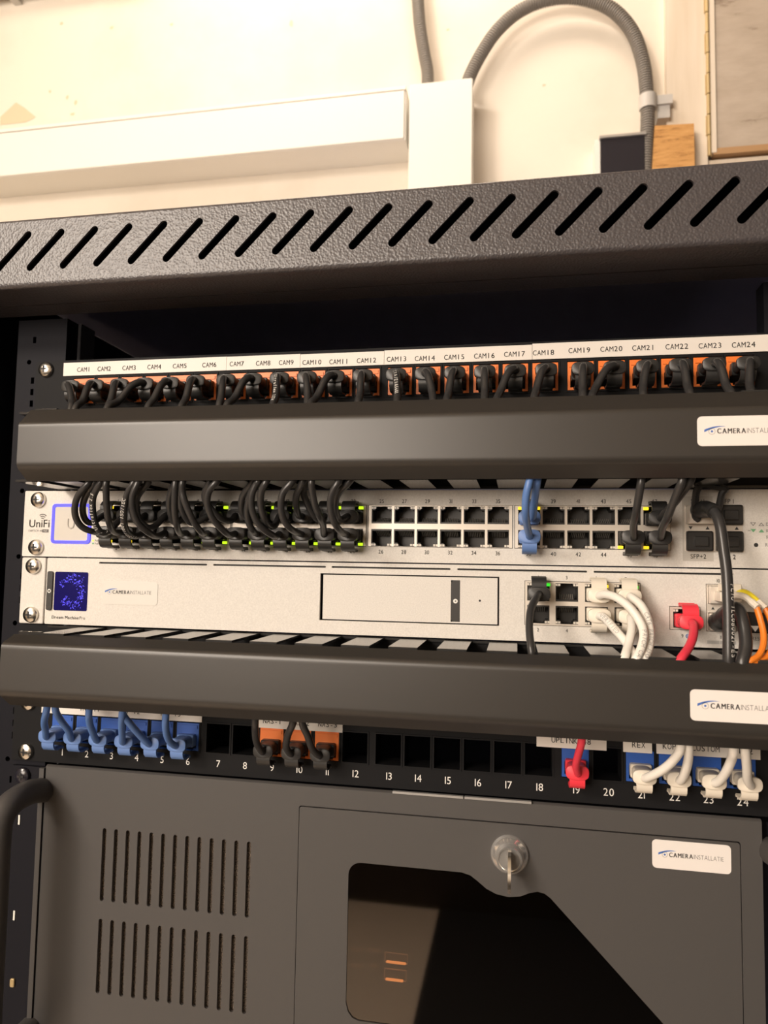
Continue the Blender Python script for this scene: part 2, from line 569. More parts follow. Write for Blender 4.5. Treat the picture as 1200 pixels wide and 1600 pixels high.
m.build('clip_jaw', 'clip', t)
Mesh().box(c0[0] + 9, c0[0] + 33, 572, 586, c0[2] - 4, c0[2] + 9).box(c0[0] + 14, c0[0] + 30, 576, WY, c0[2] - 22, c0[2] - 4).build('clip_foot', 'clip', t)
t = thing('junction_box', 'glossy black box with a silver top edge behind the rack', 'box', (224, WY, 420))
Mesh().prism(rrect(195, 254, 330, 461, 2), 562, WY, 1).build('box_body', 'gloss_black', t)
Mesh().box(193.5, 255.5, 559, WY, 461, 464.5).build('top_edge', 'grey_metal', t)
Mesh().box(188, 195, 566, WY, 330, 463).build('side_flange', 'pvc', t)
tag(Mesh().add([(258, 566, 330), (319, 566, 330), (319, 566, 474), (268, 566, 476), (252, WY, 330), (319, WY, 330), (319, WY, 474), (266, WY, 476)],
     [(0, 1, 2, 3), (4, 7, 6, 5), (0, 3, 7, 4), (1, 5, 6, 2), (3, 2, 6, 7), (0, 4, 5, 1)]).build('wood_block', 'wood', origin=(290, WY, 330)),
    'small raw wooden block standing right of the black box', 'wood block')
tag(Mesh().box(288, 341, 586, WY, 250, 1090).build('wall_plank', 'plank', origin=(314, WY, 250)), 'cream painted upright plank beside the brass hinge', 'plank')
t = thing('cupboard_door', 'scuffed grey wooden cupboard door hung on a brass hinge', 'door', (440, 590, 436))
m = Mesh().box(352, 760, 586, WY - 2, 447, 1090)
m.build('door_panel', 'door', t)
Mesh().profile_x([(583, 437), (598, 437), (598, 447), (585, 447)], 348, 760).build('bottom_edge', 'raw_edge', t)
Mesh().box(345.5, 352, 583, WY - 2, 440, 1090).build('edge_strip', 'plank', t)
m = Mesh()
for i in range(22):
    z = 436 + i * 30
    m.tube([(342.5, 583.5, z), (342.5, 583.5, z + 28.6)], 2.6, 10)
    m.box(339 if i % 2 else 342, 343 if i % 2 else 346, 584, 586, z, z + 28.6)
m.build('piano_hinge', 'brass', t)
tag(Mesh().box(342, 760, WY - 8, WY, 300, 434).build('lower_board', 'plank', origin=(550, WY, 300)), 'cream board below the grey cupboard door', 'board')
t = thing('wall_pipe', 'pale pipe running along the wall in the top left corner', 'pipe', (-800, WY, 838))
Mesh().tube([(-2300, 576, 838), (-500, 576, 838)], 13, 16).build('pipe', 'conduit', t)
m = Mesh()
for x in (-772,):
    m.tube([(x + 6 * k, 576 - 15 * math.cos(a), 838 + 15 * math.sin(a)) for k in (0, 1) for a in [math.radians(d) * (1 if k == 0 else -1) for d in range(-90, 91, 15)]], 2.2, 6)
    m.box(x - 4, x + 10, 585, WY, 820, 856)
m.build('pipe_clip', 'clip', t)

# ================================================================== the rack cabinet
rack = thing('rack_cabinet', 'dark grey network rack cabinet with slanted vent slots along its top front', 'rack cabinet', (0, 250, FLOOR))
XL, XR = -300, 302
slots = []
for i in range(-4, 23):
    cx = -200.5 + 22.46 * i
    if XL + 20 < cx < XR - 15:
        slots.append(capsule(cx - 10.0, 42.9, cx + 10.0, 63.6, 2.35))
m = Mesh()
m.plate(rect(XL, XR, 33.5, 72), slots, -50, -48.5)
arc = lambda cy, cz, r, a0, a1, n: [(cy + r * math.cos(math.radians(a0 + (a1 - a0) * i / n)), cz + r * math.sin(math.radians(a0 + (a1 - a0) * i / n))) for i in range(n + 1)]
# rolled bottom edge with its underside, and the top edge rolling back
m.profile_x([(-50, 33.5)] + arc(-47, 33.5, 3, 180, 270, 5) + [(-22, 30.5), (-22, 32)] + arc(-47, 33.5, 1.5, 270, 180, 5), XL, XR)
m.profile_x([(-50, 72)] + arc(-48, 72, 2, 180, 90, 4) + [(-30, 74), (-30, 72.5), (-48, 72.5), (-48.5, 72)], XL, XR)
m.build('fascia', 'fascia', rack)
Mesh().box(XL, XR, -20.5, -3, 30.5, 32).box(XL, XR, -4.5, -3, 32, 40).build('inner_lip', 'fascia', rack)
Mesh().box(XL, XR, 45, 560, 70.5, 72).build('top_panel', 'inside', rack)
Mesh().box(XL, XR, -47, 45, 70.5, 72).build('top_panel', 'slot_shade', rack)
Mesh().box(XL, XL + 1.5, -46, 560, FLOOR, 70).build('side_panel', 'black', rack)
Mesh().box(XR - 1.5, XR, -46, 560, FLOOR, 70).build('side_panel', 'black', rack)
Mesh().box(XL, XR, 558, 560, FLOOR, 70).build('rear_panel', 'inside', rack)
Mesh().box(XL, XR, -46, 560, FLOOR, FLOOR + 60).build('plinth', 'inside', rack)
def rail(sgn):
    holes = []
    for k in range(-2, 12):
        z = -44.45 * k
        xh = sgn * 247.5
        if z < 60:
            if z - 1.7 < 24 and z > -560:
                holes.append([(xh + 1.7 * math.cos(a), z + 1.7 * math.sin(a)) for a in [math.pi * 2 * i / 10 for i in range(10)]])
            for dz in (-13, -21, -29):
                if z + dz < 20:
                    holes.append(rect(xh + 2.2, xh + 4.6, z + dz - 2.2, z + dz + 2.2))
    x0, x1 = sorted((sgn * 219.8, sgn * 257))
    m = Mesh().plate(rect(x0, x1, -600, 29.5), holes, 1.6, 3.6)
    m.box(x0, x1, 1.6, 3.6, FLOOR + 60, -600)
    xa, xb = sorted((sgn * 255, sgn * 257))
    m.box(xa, xb, 3.6, 40, FLOOR + 60, 29.5)
    xa, xb = sorted((sgn * 219.8, sgn * 221.3))
    m.box(xa, xb, 3.6, 14, FLOOR + 60, 29.5)
    return m.build('mounting_rail', 'black', rack)
rail(-1)
rail(1)
Mesh().box(-277, -249, 60, 78, -560, 47).build('rear_post', 'post_lit', rack)
Mesh().box(249, 277, 60, 78, -560, 47).build('rear_post', 'post_lit', rack)

# ------------------------------------------------------------------ shared pieces
def screw_mesh(name, m0):
    m = Mesh().lathe_y(0, 0, [(5.3, 0), (5.3, -1.1), (4.8, -2.2), (3.4, -3.0), (1.6, -3.3), (.02, -3.35)], 24)
    m.use(1).box(-2.3, 2.3, -3.5, -3.0, -.55, .55).box(-.55, .55, -3.5, -3.0, -2.3, 2.3)
    return m.data(name, [m0, 'seam'])
SCREW = screw_mesh('panel_screw', 'steel')
SCREW_B = screw_mesh('black_screw', 'gloss_black')
def screw(parent, x, y, z, me=None):
    return put(me or SCREW, 'screw', parent, (x, y, z))

def jack_outline(w=5.8, h0=-4.2, h1=3.0, nw=3.2, nh=5.2):
    return [(-w, h0), (w, h0), (w, h1), (nw + .9, h1), (nw + .9, h1 + 1.1), (nw, h1 + 1.1), (nw, nh), (-nw, nh), (-nw, h1 + 1.1), (-nw - .9, h1 + 1.1), (-nw - .9, h1), (-w, h1)]
def port_mesh(name='network_port', leds=True):
    """one network socket, latch notch up; its opening is 12.6 x 10.4"""
    out = jack_outline()
    m = Mesh().plate(rect(-6.3, 6.3, -5.2, 5.2), [out], .3, 1.5)
    n = len(out)
    m.add([(x, 1.5, z) for x, z in out] + [(x, 13, z) for x, z in out], [(i, (i + 1) % n, n + (i + 1) % n, n + i) for i in range(n)] + [tuple(range(n, 2 * n))])
    m.use(1)
    for k in range(8):
        x = -3.6 + 1.03 * k
        m.add([(x - .22, 2.2, -4.1), (x + .22, 2.2, -4.1), (x + .22, 9, -1.2), (x - .22, 9, -1.2), (x - .22, 2.6, -4.2), (x + .22, 2.6, -4.2), (x + .22, 9, -2.2), (x - .22, 9, -2.2)],
              [(0, 1, 2, 3), (4, 7, 6, 5), (0, 4, 5, 1), (3, 2, 6, 7), (0, 3, 7, 4), (1, 5, 6, 2)])
    if leds:
        m.use(2)
        for sx in (-1, 1):
            for q in (-.75, .75):
                m.box(sx * 5.0 + q - .6, sx * 5.0 + q + .6, -.1, 1, 3.7, 4.9)
    return m.data(name, ['port', 'contact', 'lens'])
PORT = port_mesh()
LED = {k: Mesh().prism(rrect(-1.45, 1.45, -.85, .85, .3, 2), -.5, .8, .15).data('indicator_light', [k]) for k in ('led_lime', 'led_amber', 'led_green')}
def led(parent, k, x, y, z):
    return put(LED[k], 'indicator_light', parent, (x, y, z))

def keystone_mesh(name, colour):
    out = jack_outline(5.9, -3.6, 3.6, 3.2, 5.0)
    out = [(x, -z - 3.3) for x, z in out][::-1]          # latch notch down, low in the frame
    m = Mesh().plate(rect(-7.4, 7.4, -8.4, 8.4), [out], -.4, 3)
    m.box(-6.5, 6.5, -.9, -.4, 5.2, 7.3)
    n = len(out)
    m.use(1).add([(x, 3, z) for x, z in out] + [(x, 13, z) for x, z in out], [(i, (i + 1) % n, n + (i + 1) % n, n + i) for i in range(n)] + [tuple(range(n, 2 * n))])
    return m.data(name, [colour, 'port'])
KEY_O = keystone_mesh('orange_keystone', 'jack_orange')
KEY_B = keystone_mesh('blue_keystone', 'jack_blue')

def brand_print(parent, x0, zc, y, k, name='sticker_print'):
    """blue swoosh over an eye, then CAMERAINSTALLATIE; k = mm per design unit (whole mark 34 units wide)"""
    m = Mesh()
    top, bot = [], []
    for i in range(13):
        t = i / 12
        px, pz = 9.2 * t, 1.15 + 1.25 * math.sin(math.pi * min(1, .12 + t * .62)) - .9 * (1 - t) ** 2
        th = 1.15 * (1 - t) ** .8 + .02
        top.append((x0 + px * k, y, zc + (pz) * k))
        bot.append((x0 + px * k, y, zc + (pz - th) * k))
    n = len(top)
    m.add(top + bot, [(i, i + 1, n + i + 1, n + i) for i in range(n - 1)])
    cx, cz = x0 + 3.3 * k, zc - .15 * k
    m.use(2)
    def ringf(r0, r1, n=28):
        vs = [(cx + r * math.cos(2 * math.pi * i / n) * k, y, cz + r * math.sin(2 * math.pi * i / n) * k) for r in (r0, r1) for i in range(n)]
        m.add(vs, [(i, (i + 1) % n, n + (i + 1) % n, n + i) for i in range(n)])
    ringf(1.25, 1.5)
    m.use(0)
    ringf(.02, .5)
    def fit(text, wide, x, bold, mat_slot):
        w1 = max(gx + max(a for a, b in vs) for gx, vs, fs in layout(text, 2.3 * k, 'L', 1., None, bold))
        m.use(mat_slot).glyphs(text, x, zc - 1.15 * k, y, 2.3 * k, 'L', wide / w1, None, bold)
    fit('CAMERA', 12.3 * k, x0 + 5.5 * k, .05, 1)
    fit('INSTALLATIE', 15.0 * k, x0 + 18.2 * k, -.010, 1)
    return m.build(name, ['ink_blue', 'ink_grey', 'ink_soft'], parent)
def sticker(parent, x0, x1, z0, z1, y, k=1., dz=0., colour='sticker', dx=3.2):
    s = Mesh().prism(rrect(x0, x1, z0, z1, 2.2), y - .25, y).build('sticker', colour, parent)
    brand_print(s, x0 + dx, (z0 + z1) / 2 + dz, y - .3, k)
    return s

# ------------------------------------------------------------------ cables
def bow(pts, k=7, sm=2):
    return smooth_path(spline(pts, k), sm)
def cable_text(parent, path, r, text, start, cap, colour='ink_white', ref=(0, -1, 0)):
    L = [0.]
    for a, b in zip(path, path[1:]):
        L.append(L[-1] + (b - a).length)
    def at(s):
        s = max(0., min(L[-1] - 1e-4, s))
        j = 0
        while j < len(L) - 2 and L[j + 1] < s:
            j += 1
        u = (s - L[j]) / max(1e-6, L[j + 1] - L[j])
        T = (path[min(j + 2, len(path) - 1)] - path[max(j - 1, 0)]).normalized()
        N = Vector(ref)
        N = (N - T * N.dot(T)).normalized()
        return path[j].lerp(path[j + 1], u), T, N
    m = Mesh()
    for gx, vs, fs in layout(text, cap, 'L', 1.05, cap * .92):
        out = []
        for a, b in vs:
            p, T, N = at(start + gx + a)
            U = N.cross(T)
            th = (b - cap / 2) / r
            out.append(p + (N * math.cos(th) + U * math.sin(th)) * (r + .26))
        m.add(out, fs)
    return m.build('jacket_print', colour, parent)

def plug_parts(t, x, y, z, s, boot, long=16.):
    """plug, boot with oval collar and bent latch guard, in front of a socket at (x, y, z); s = +1 latch up, -1 latch down"""
    Mesh().prism(rrect(x - 5.6, x + 5.6, z - 3.7, z + 3.7, .8, 2), y - 4.5, y + 8, .5).build('plug', boot, t)
    m = Mesh()
    prof = [(5.3, 3.6, -4), (5.0, 3.4, -6.5), (5.3, 3.6, -7), (4.9, 3.3, -9), (5.2, 3.5, -9.5), (4.7, 3.2, -11.5), (4.7, 3.1, -long + 2.6), (6.1, 3.9, -long + 2.5), (6.3, 4.05, -long + 1.7), (6.1, 3.9, -long + .3), (5.6, 3.5, -long)]
    rings = []
    N = 20
    for a, b, yy in prof:
        ring = []
        for i in range(N):
            q = 2 * math.pi * i / N
            e = .62
            cx, sz = math.cos(q), math.sin(q)
            ring.append((x + a * math.copysign(abs(cx) ** e, cx), y + yy, z + b * math.copysign(abs(sz) ** (e + .1), sz)))
        rings.append(ring)
    vs = [p for r in rings for p in r]
    fs = [(k * N + i, k * N + (i + 1) % N, (k + 1) * N + (i + 1) % N, (k + 1) * N + i) for k in range(len(rings) - 1) for i in range(N)]
    fs += [tuple(range(N)), tuple(range(len(rings) * N - N, len(rings) * N))]
    m.add(vs, fs)
    m.build('boot', boot, t)
    line = [(-long + 1.2, 3.0), (-long + .9, 5.0), (-long + 1.4, 7.0), (-long + 3.2, 8.9), (-long + 6, 9.7), (-long + 9.2, 9.4), (-long + 11, 9.0), (-long + 11.6, 9.9)]
    Mesh().strap([(y + a, z + s * b) for a, b in line], x - 4.1, x + 4.1, -s * 1.2).build('latch_guard', boot, t)

def patch_cable(label, group, x, z, s, colour, pts, r=2.75, y=0., long=16., text=None, name='patch_cable'):
    t = thing(name, label, 'cable', (x, y, z), group)
    plug_parts(t, x, y, z, s, 'boot_' + colour, long)
    path = bow([(x, y - long + 4, z), (x, y - long - .5, z)] + list(pts))
    c = Mesh().tube(path, r, 12).build('cable', 'cable_' + colour, t)
    if text:
        cable_text(c, path, r, *text)
    return t

# ================================================================== upper patch panel (CAM1 - CAM24)
U = 44.45
def port_x(n, x0):
    return x0 + 17.45 * (n - 1) + 2.8 * ((n - 1) // 6)
def patch_panel(label, x_left, x_right, z_top, x0):
    t = thing('patch_bay', label, 'patch panel', ((x_left + x_right) / 2, 0, z_top - U))
    holes = []
    for n in range(1, 25):
        x = port_x(n, x0)
        holes.append(rect(x - 7.6, x + 7.6, z_top - 30.6, z_top - 13))
    Mesh().plate(rect(x_left, x_right, z_top - U + .4, z_top - .4), holes, 0, 1.2).build('face_plate', 'panel', t)
    m = Mesh()
    for h in holes:
        n = len(h)
        g = [(h[0][0] - .9, h[0][1] - .9), (h[1][0] + .9, h[1][1] - .9), (h[2][0] + .9, h[2][1] + .9), (h[3][0] - .9, h[3][1] + .9)]
        m.plate(g, [h], -.55, 0)
        m.add([(x, 1.2, z) for x, z in h] + [(x, 16, z) for x, z in h], [(i, (i + 1) % n, n + (i + 1) % n, n + i) for i in range(n)])
    m.build('port_frame', 'panel', t)
    m = Mesh()
    for n in range(1, 25):
        m.glyphs(str(n), port_x(n, x0) + (1.0 if x0 < -205 else .3), z_top - 39.2, -.15, 4.1, 'C', .95)
    m.build('port_numbers', 'ink_white', t)
    for z in (z_top - 6.35, z_top - 38.1):
        screw(t, -232.5, 0, z)
        screw(t, 232.5, 0, z)
    return t
pa = patch_panel('black patch panel with orange jacks and the white CAM1 to CAM24 label strip', -240.5, 242.5, 0, -203.6)
CAMX = [-204.0, -188.9, -170.7, -152.7, -134.6, -114.0, -95.1, -77.3, -61.9, -45.0, -27.5, -9.8, 9.2, 26.7, 44.7, 62.8, 80.7, 97.6, 118.2, 136.3, 154.1, 172.4, 190.3, 208.0]
CAMZ = [-7.3] * 7 + [-7.5, -7.6, -8.1, -8.3, -8.2, -8.0, -8.2, -8.1, -8.0, -7.6, -7.4, -6.8, -6.7, -6.7, -6.7, -6.9, -7.1]
cuts = [(-219.2, -102.4, -2.3, 1, 6), (-102.2, -52.8, -2.4, 7, 9), (-52.6, 1.2, -2.7, 10, 12), (1.4, 90.9, -2.3, 13, 17), (91.1, 222.5, -1.7, 18, 24)]
for a, b, zt, n0, n1 in cuts:
    s = Mesh().prism(rect(a, b, -11.3, zt), -.8, 0).build('label_strip', 'label', pa)
    m = Mesh()
    for n in range(n0, n1 + 1):
        m.glyphs('CAM%d' % n, CAMX[n - 1], CAMZ[n - 1] - 1.5, -.9, 3.0, 'C', 1., 2.55, .006)
    m.build('label_print', 'ink', s)
for n in range(1, 25):
    put(KEY_O, 'keystone_jack', pa, (port_x(n, -203.6), 0, -21.9))
PA_EXIT = [(-189.7, -33.0, -42.0), (-184.9, -36.0, -42.7), (-164.8, -33.0, -42.6), (-162.5, -38.0, -43.7), (-137.8, -34.0, -43.4), (-115.6, -35.0, -44.1), (-92.1, -33.0, -43.5), (-85.5, -38.0, -44.4), (-57.8, -36.0, -45.0), (-37.5, -33.0, -44.8), (-34.5, -39.0, -45.4), (-7.0, -35.0, -44.5), (15.6, -35.0, -44.7), (36.3, -35.0, -44.8), (43.6, -37.0, -45.4), (64.6, -35.0, -45.2), (71.0, -38.0, -45.6), (91.2, -36.0, -45.0), (117.2, -34.0, -44.1), (121.2, -38.0, -45.2), (148.0, -35.0, -44.5), (171.6, -35.0, -44.4), (191.3, -37.0, -45.1), (201.4, -35.0, -44.9)]
for n in range(1, 25):
    x, z, e = port_x(n, -203.6), -21.6, PA_EXIT[n - 1]
    dx = e[0] - x
    zz = z if n > 5 else z - .6
    pts = [(x + dx * .12, -19.5, zz - .3), (x + dx * .42, -23.5, zz - 4.2), (x + dx * .80, -28.5, (zz + e[2]) / 2 - 3.5), e, (e[0] + dx * .06, -36, -62), (e[0], -34, -78)]
    txt = {13: ('TIA/EIA568B', 9, 1.9), 9: ('Ultraflex LSZH', 9, 1.8)}.get(n)
    patch_cable('black patch cable in the orange jack under the label CAM%d' % n, 'black cables in the upper patch panel', x, zz, -1, 'black', pts, r=2.25, text=txt)

# ================================================================== cable managers
def cable_manager(label, zt, zb, prof, x0, x1, gap0, stick, fz):
    t = thing('cable_manager', label, 'cable manager', (0, 0, zb))
    Mesh().box(-241, 241, -1.5, 0, zb + .3, zt - .3).build('base_plate', 'panel', t)
    for z in fz:
        m = Mesh()
        m.box(-220, 220, -3, -1.5, z - .7, z + .7)
        k = -9
        while gap0 + 26 * k < 215:
            a, b = gap0 + 26 * k + 5.2, gap0 + 26 * k + 20.8
            k += 1
            if a < -215 or b > 216:
                continue
            m.profile_x([(-2, z - .7), (-2, z + .7), (-47.5, z + .7), (-47.5, z - .7)], a, b)
        m.build('duct_fingers', 'finger', t)
    c = Mesh()
    p = list(prof)
    c.strap(p, x0, x1, -1.4)
    cov = c.build('cover', 'cover', t)
    for xx in (x0 + 8, x1 - 8):
        Mesh().box(xx - 7, xx + 7, -47, -44, p[-1][1] - .4, p[-1][1] + 1.4).build('cover_tab', 'finger', cov)
    sticker(cov, *stick, -60.15, 1.06)
    return t
def cover_profile(z0, z1, z2, z3):
    """bottom back edge, face bottom, face top, top back edge, softly bent"""
    return [(-50, z0), (-50.8, z0 + .7), (-57.9, z1 - 2.3), (-58.6, z1 - 1.6), (-59.4, z1 - .6), (-59.9, z1 + .6), (-60, z1 + 2.0), (-60, z1 + 3.0),
            (-60, z2 - 2.6), (-60, z2 - 1.6), (-59.9, z2 - .4), (-59.4, z2 + .7), (-58.6, z2 + 1.4), (-57.9, z2 + 2.0), (-50.8, z3 - .7), (-50, z3)]
cable_manager('black cable manager cover under the CAM patch panel, with a sticker at its right end', -U, -2 * U, cover_profile(-88.6, -80.5, -56, -45.6), -204.5, 208, 14.5, (168.6, 208.0, -74.4, -59.8), (-46.8, -88.0))
cable_manager('black cable manager cover between the silver devices and the numbered panel below', -4 * U, -5 * U, cover_profile(-219.8, -211.3, -184.4, -178.9), -208, 206, 10, (163.6, 203.6, -205.6, -191.0), (-178.7, -218.6))

# ================================================================== 48-port switch
SY = -1.0
sw = thing('network_switch', 'silver 48-port network switch with a blue-lit square screen at its left', 'network switch', (0, 0, -3 * U))
zt, zb = -2 * U - .4, -3 * U + .3
def group_x(g):
    return 1.6 + (g - 2) * 87.8
outer = rrect(-243, 243, zb, zt, .8, 2)
holes = [rect(group_x(g) - 8.4, group_x(g) + 78.4, -123.8, -98.4) for g in range(4)]
holes += [rect(175, 205.6, -124.3, -98.0)]
Mesh().plate(outer, holes, SY, SY + 1.5).build('front_panel', 'silver', sw)
Mesh().box(-221, 221, SY + 16, 280, zb, zt).build('chassis', 'black', sw)
for g in range(4):
    gx = group_x(g)
    hs = []
    for k in range(6):
        for zc in (-104.4, -118.2):
            hs.append(rect(gx + 14 * k - 6.3, gx + 14 * k + 6.3, zc - 5.2, zc + 5.2))
    b = Mesh().plate(rect(gx - 8.1, gx + 78.1, -123.5, -98.7), hs, SY - .3, SY + 2).build('port_block', 'nickel', sw)
    for k in range(6):
        n = g * 12 + 2 * k + 1
        put(PORT, 'network_port', b, (gx + 14 * k, SY, -104.4))
        put(PORT, 'network_port', b, (gx + 14 * k, SY, -118.2), True)
        x = gx + 14 * k
        for q, z in ((n, -100.2), (n + 1, -122.4)):
            if q <= 6:
                led(b, 'led_amber', x - 4.9, SY - .4, z)
            elif 10 <= q <= 24:
                led(b, 'led_lime', x + 4.9, SY - .4, z)
        for nn, sx, z in ((37, -1, -100.2), (37, 1, -100.2), (47, -1, -100.2), (45, -1, -122.4), (47, -1, -122.4)):
            if n == nn:
                led(b, 'led_amber', x + sx * 4.9, SY - .4, z)
m = Mesh()
for n in range(1, 49):
    g, k = (n - 1) // 12, ((n - 1) % 12) // 2
    m.glyphs(str(n), group_x(g) + 14 * k, -97.2 if n % 2 else -127.9, SY - .12, 2.3, 'C', .85, None, .008)
m.build('port_numbers', 'ink', sw)
m = Mesh()
for s, x, z in (('SFP+1', 182.4, -97.2), ('SFP 1', 198.2, -97.2), ('SFP+2', 182.4, -128.2), ('SFP 2', 198.2, -128.2)):
    m.glyphs(s, x, z, SY - .25, 2.5, 'C', .85, None, .006)
m.build('cage_names', 'ink', sw)
Mesh().prism(rect(174.0, 190.2, -129.6, -93.2), SY - .12, SY).build('print_patch', 'ghost', sw)
c = Mesh().plate(rect(175.2, 205.4, -124.1, -98.2), [rect(175.8, 189.4, -109.2, -98.6), rect(191.2, 204.9, -109.2, -98.6), rect(175.8, 189.4, -123.8, -112.8), rect(191.2, 204.9, -123.8, -112.8)], SY - .4, SY + 2)
c.use(1).box(175.8, 204.9, SY + 10, SY + 11, -123.8, -98.6)
cage = c.build('transceiver_cage', ['nickel', 'port'], sw)
m = Mesh()
for x, d in ((178.3, -1), (187.2, 1), (193.4, -1), (202.4, 1)):
    m.add([(x - 1.1, SY - .5, -111 - .9 * d), (x + 1.1, SY - .5, -111 - .9 * d), (x, SY - .5, -111 + .9 * d)], [(0, 1, 2)])
m.build('cage_arrows', 'ink', cage)
m = Mesh()
x, z = 211.0, -108.7
for dx, dz, d, k in ((0, 0, -1, 0), (4.2, 0, 1, 0), (0, -3.6, -1, 1), (4.2, -3.6, 1, 1)):
    a = [(x + dx - 1.5, SY - .12, z + dz - .95 * d), (x + dx + 1.5, SY - .12, z + dz - .95 * d), (x + dx, SY - .12, z + dz + .95 * d)]
    m.use(k)
    if k:
        m.add(a, [(0, 1, 2)])
    else:
        c0 = [sum(q[i] for q in a) / 3 for i in range(3)]
        inn = [tuple(c0[i] + (q[i] - c0[i]) * .62 for i in range(3)) for q in a]
        m.add(a + inn, [(i, (i + 1) % 3, 3 + (i + 1) % 3, 3 + i) for i in range(3)])
m.use(0).glyphs('DOWN', 217.6, -109.5, SY - .12, 1.7, 'L', .85)
m.glyphs('1G', 217.6, -113.1, SY - .12, 1.7, 'L', .85).glyphs('10G', 217.6, -116.6, SY - .12, 1.7, 'L', .85)
m.glyphs('RESET', 217.0, -121.0, SY - .12, 1.9, 'L', .85)
m.add([(208.2, SY - .12, -112.1), (209.6, SY - .12, -112.1), (209.6, SY - .12, -112.4), (208.2, SY - .12, -112.4)], [(0, 1, 2, 3)])
m.build('status_legend', ['ink_grey', 'ink_green'], sw)
Mesh().lathe_y(212.3, -120.2, [(1.15, SY - .1), (1.15, SY + .2)], 16).build('reset_hole', 'seam', sw)
m = Mesh().prism(rrect(-220, -194.6, -122.8, -99.5, 1.2), SY - .5, SY)
scr = m.build('touch_screen', 'touch', sw)
o_, i_ = rrect(-221.6, -193.0, -124.2, -98.0, 2.4), rrect(-219.6, -195.0, -122.3, -99.9, 1.2)
Mesh().plate(o_, [i_], SY - .8, SY).build('light_border', 'led_blue', scr)
m = Mesh()
uu = [(-2.2, 3.2), (-2.2, -1), (-1.6, -2.6), (0, -3.2), (1.6, -2.6), (2.2, -1), (2.2, 3.2)]
m.tube([(-207.4 + a, SY - .5, -111 + b) for a, b in uu], .55, 6)
m.build('screen_glyph', 'ghost', scr)
m = Mesh().glyphs('UniFi', -238.6, -113.6, SY - .12, 5.0, 'L', 1.0, None, .004)
for r in (1.7, 3.0, 4.3):
    pts = [(-229.0 + r * math.cos(math.radians(a)), SY - .12, -108.9 + r * math.sin(math.radians(a))) for a in range(45, 126, 10)]
    pin = [(-229.0 + (r - .7) * math.cos(math.radians(a)), SY - .12, -108.9 + (r - .7) * math.sin(math.radians(a))) for a in range(45, 126, 10)]
    n = len(pts)
    m.add(pts + pin, [(i, i + 1, n + i + 1, n + i) for i in range(n - 1)])
m.glyphs('SWITCH 48', -239.0, -116.7, SY - .12, 1.4, 'L', .95)
m.prism(rect(-228.6, -224.0, -117.1, -115.0), SY - .12, SY)
m.use(1).glyphs('PoE', -226.3, -116.6, SY - .2, 1.1, 'C', .9)
m.build('maker_print', ['ink_grey', 'silver'], sw)
m = Mesh()
for i, k in enumerate((0, 1)):
    m.use(k).add([(-191.6, SY - .12, -121.6 - 1.9 * i), (-190.4, SY - .12, -121.6 - 1.9 * i), (-190.4, SY - .12, -122.6 - 1.9 * i), (-191.6, SY - .12, -122.6 - 1.9 * i)], [(0, 1, 2, 3)])
m.use(2).glyphs('PoE', -189.6, -122.7, SY - .12, 1.2, 'L', .9).glyphs('PoE+', -189.6, -124.6, SY - .12, 1.2, 'L', .9)
m.build('port_legend', ['led_amber', 'ink_green', 'ink_grey'], sw)
for z in (-95.3, -127.0):
    screw(sw, -232.3, SY, z)
    screw(sw, 232.3, SY, z)

# dust caps in the three empty cages
def dust_cap(label, x, z):
    t = thing('dust_cap', label, 'dust cap', (x, SY - .4, z), 'black dust caps')
    Mesh().prism(rrect(x - 7.0, x + 7.0, z - 5.6, z + 5.6, .9, 2), SY - 3.4, SY - .5, .8).box(x - 6.4, x + 6.4, SY - .5, SY + 7, z - 5, z + 5).build('cap', 'cap', t)
    Mesh().prism(rrect(x - 3.2, x + 4.2, z - 3.0, z + 2.6, .5, 2), SY - 5.0, SY - 3.3, .4).build('grip', 'cap', t)
dust_cap('black dust cap in the SFP+2 cage, left of the lower pair', 182.6, -118.4)
dust_cap('black dust cap in the SFP 1 cage at the upper right', 198.2, -103.7)
dust_cap('black dust cap in the SFP 2 cage half behind the thick black cable', 198.2, -118.4)

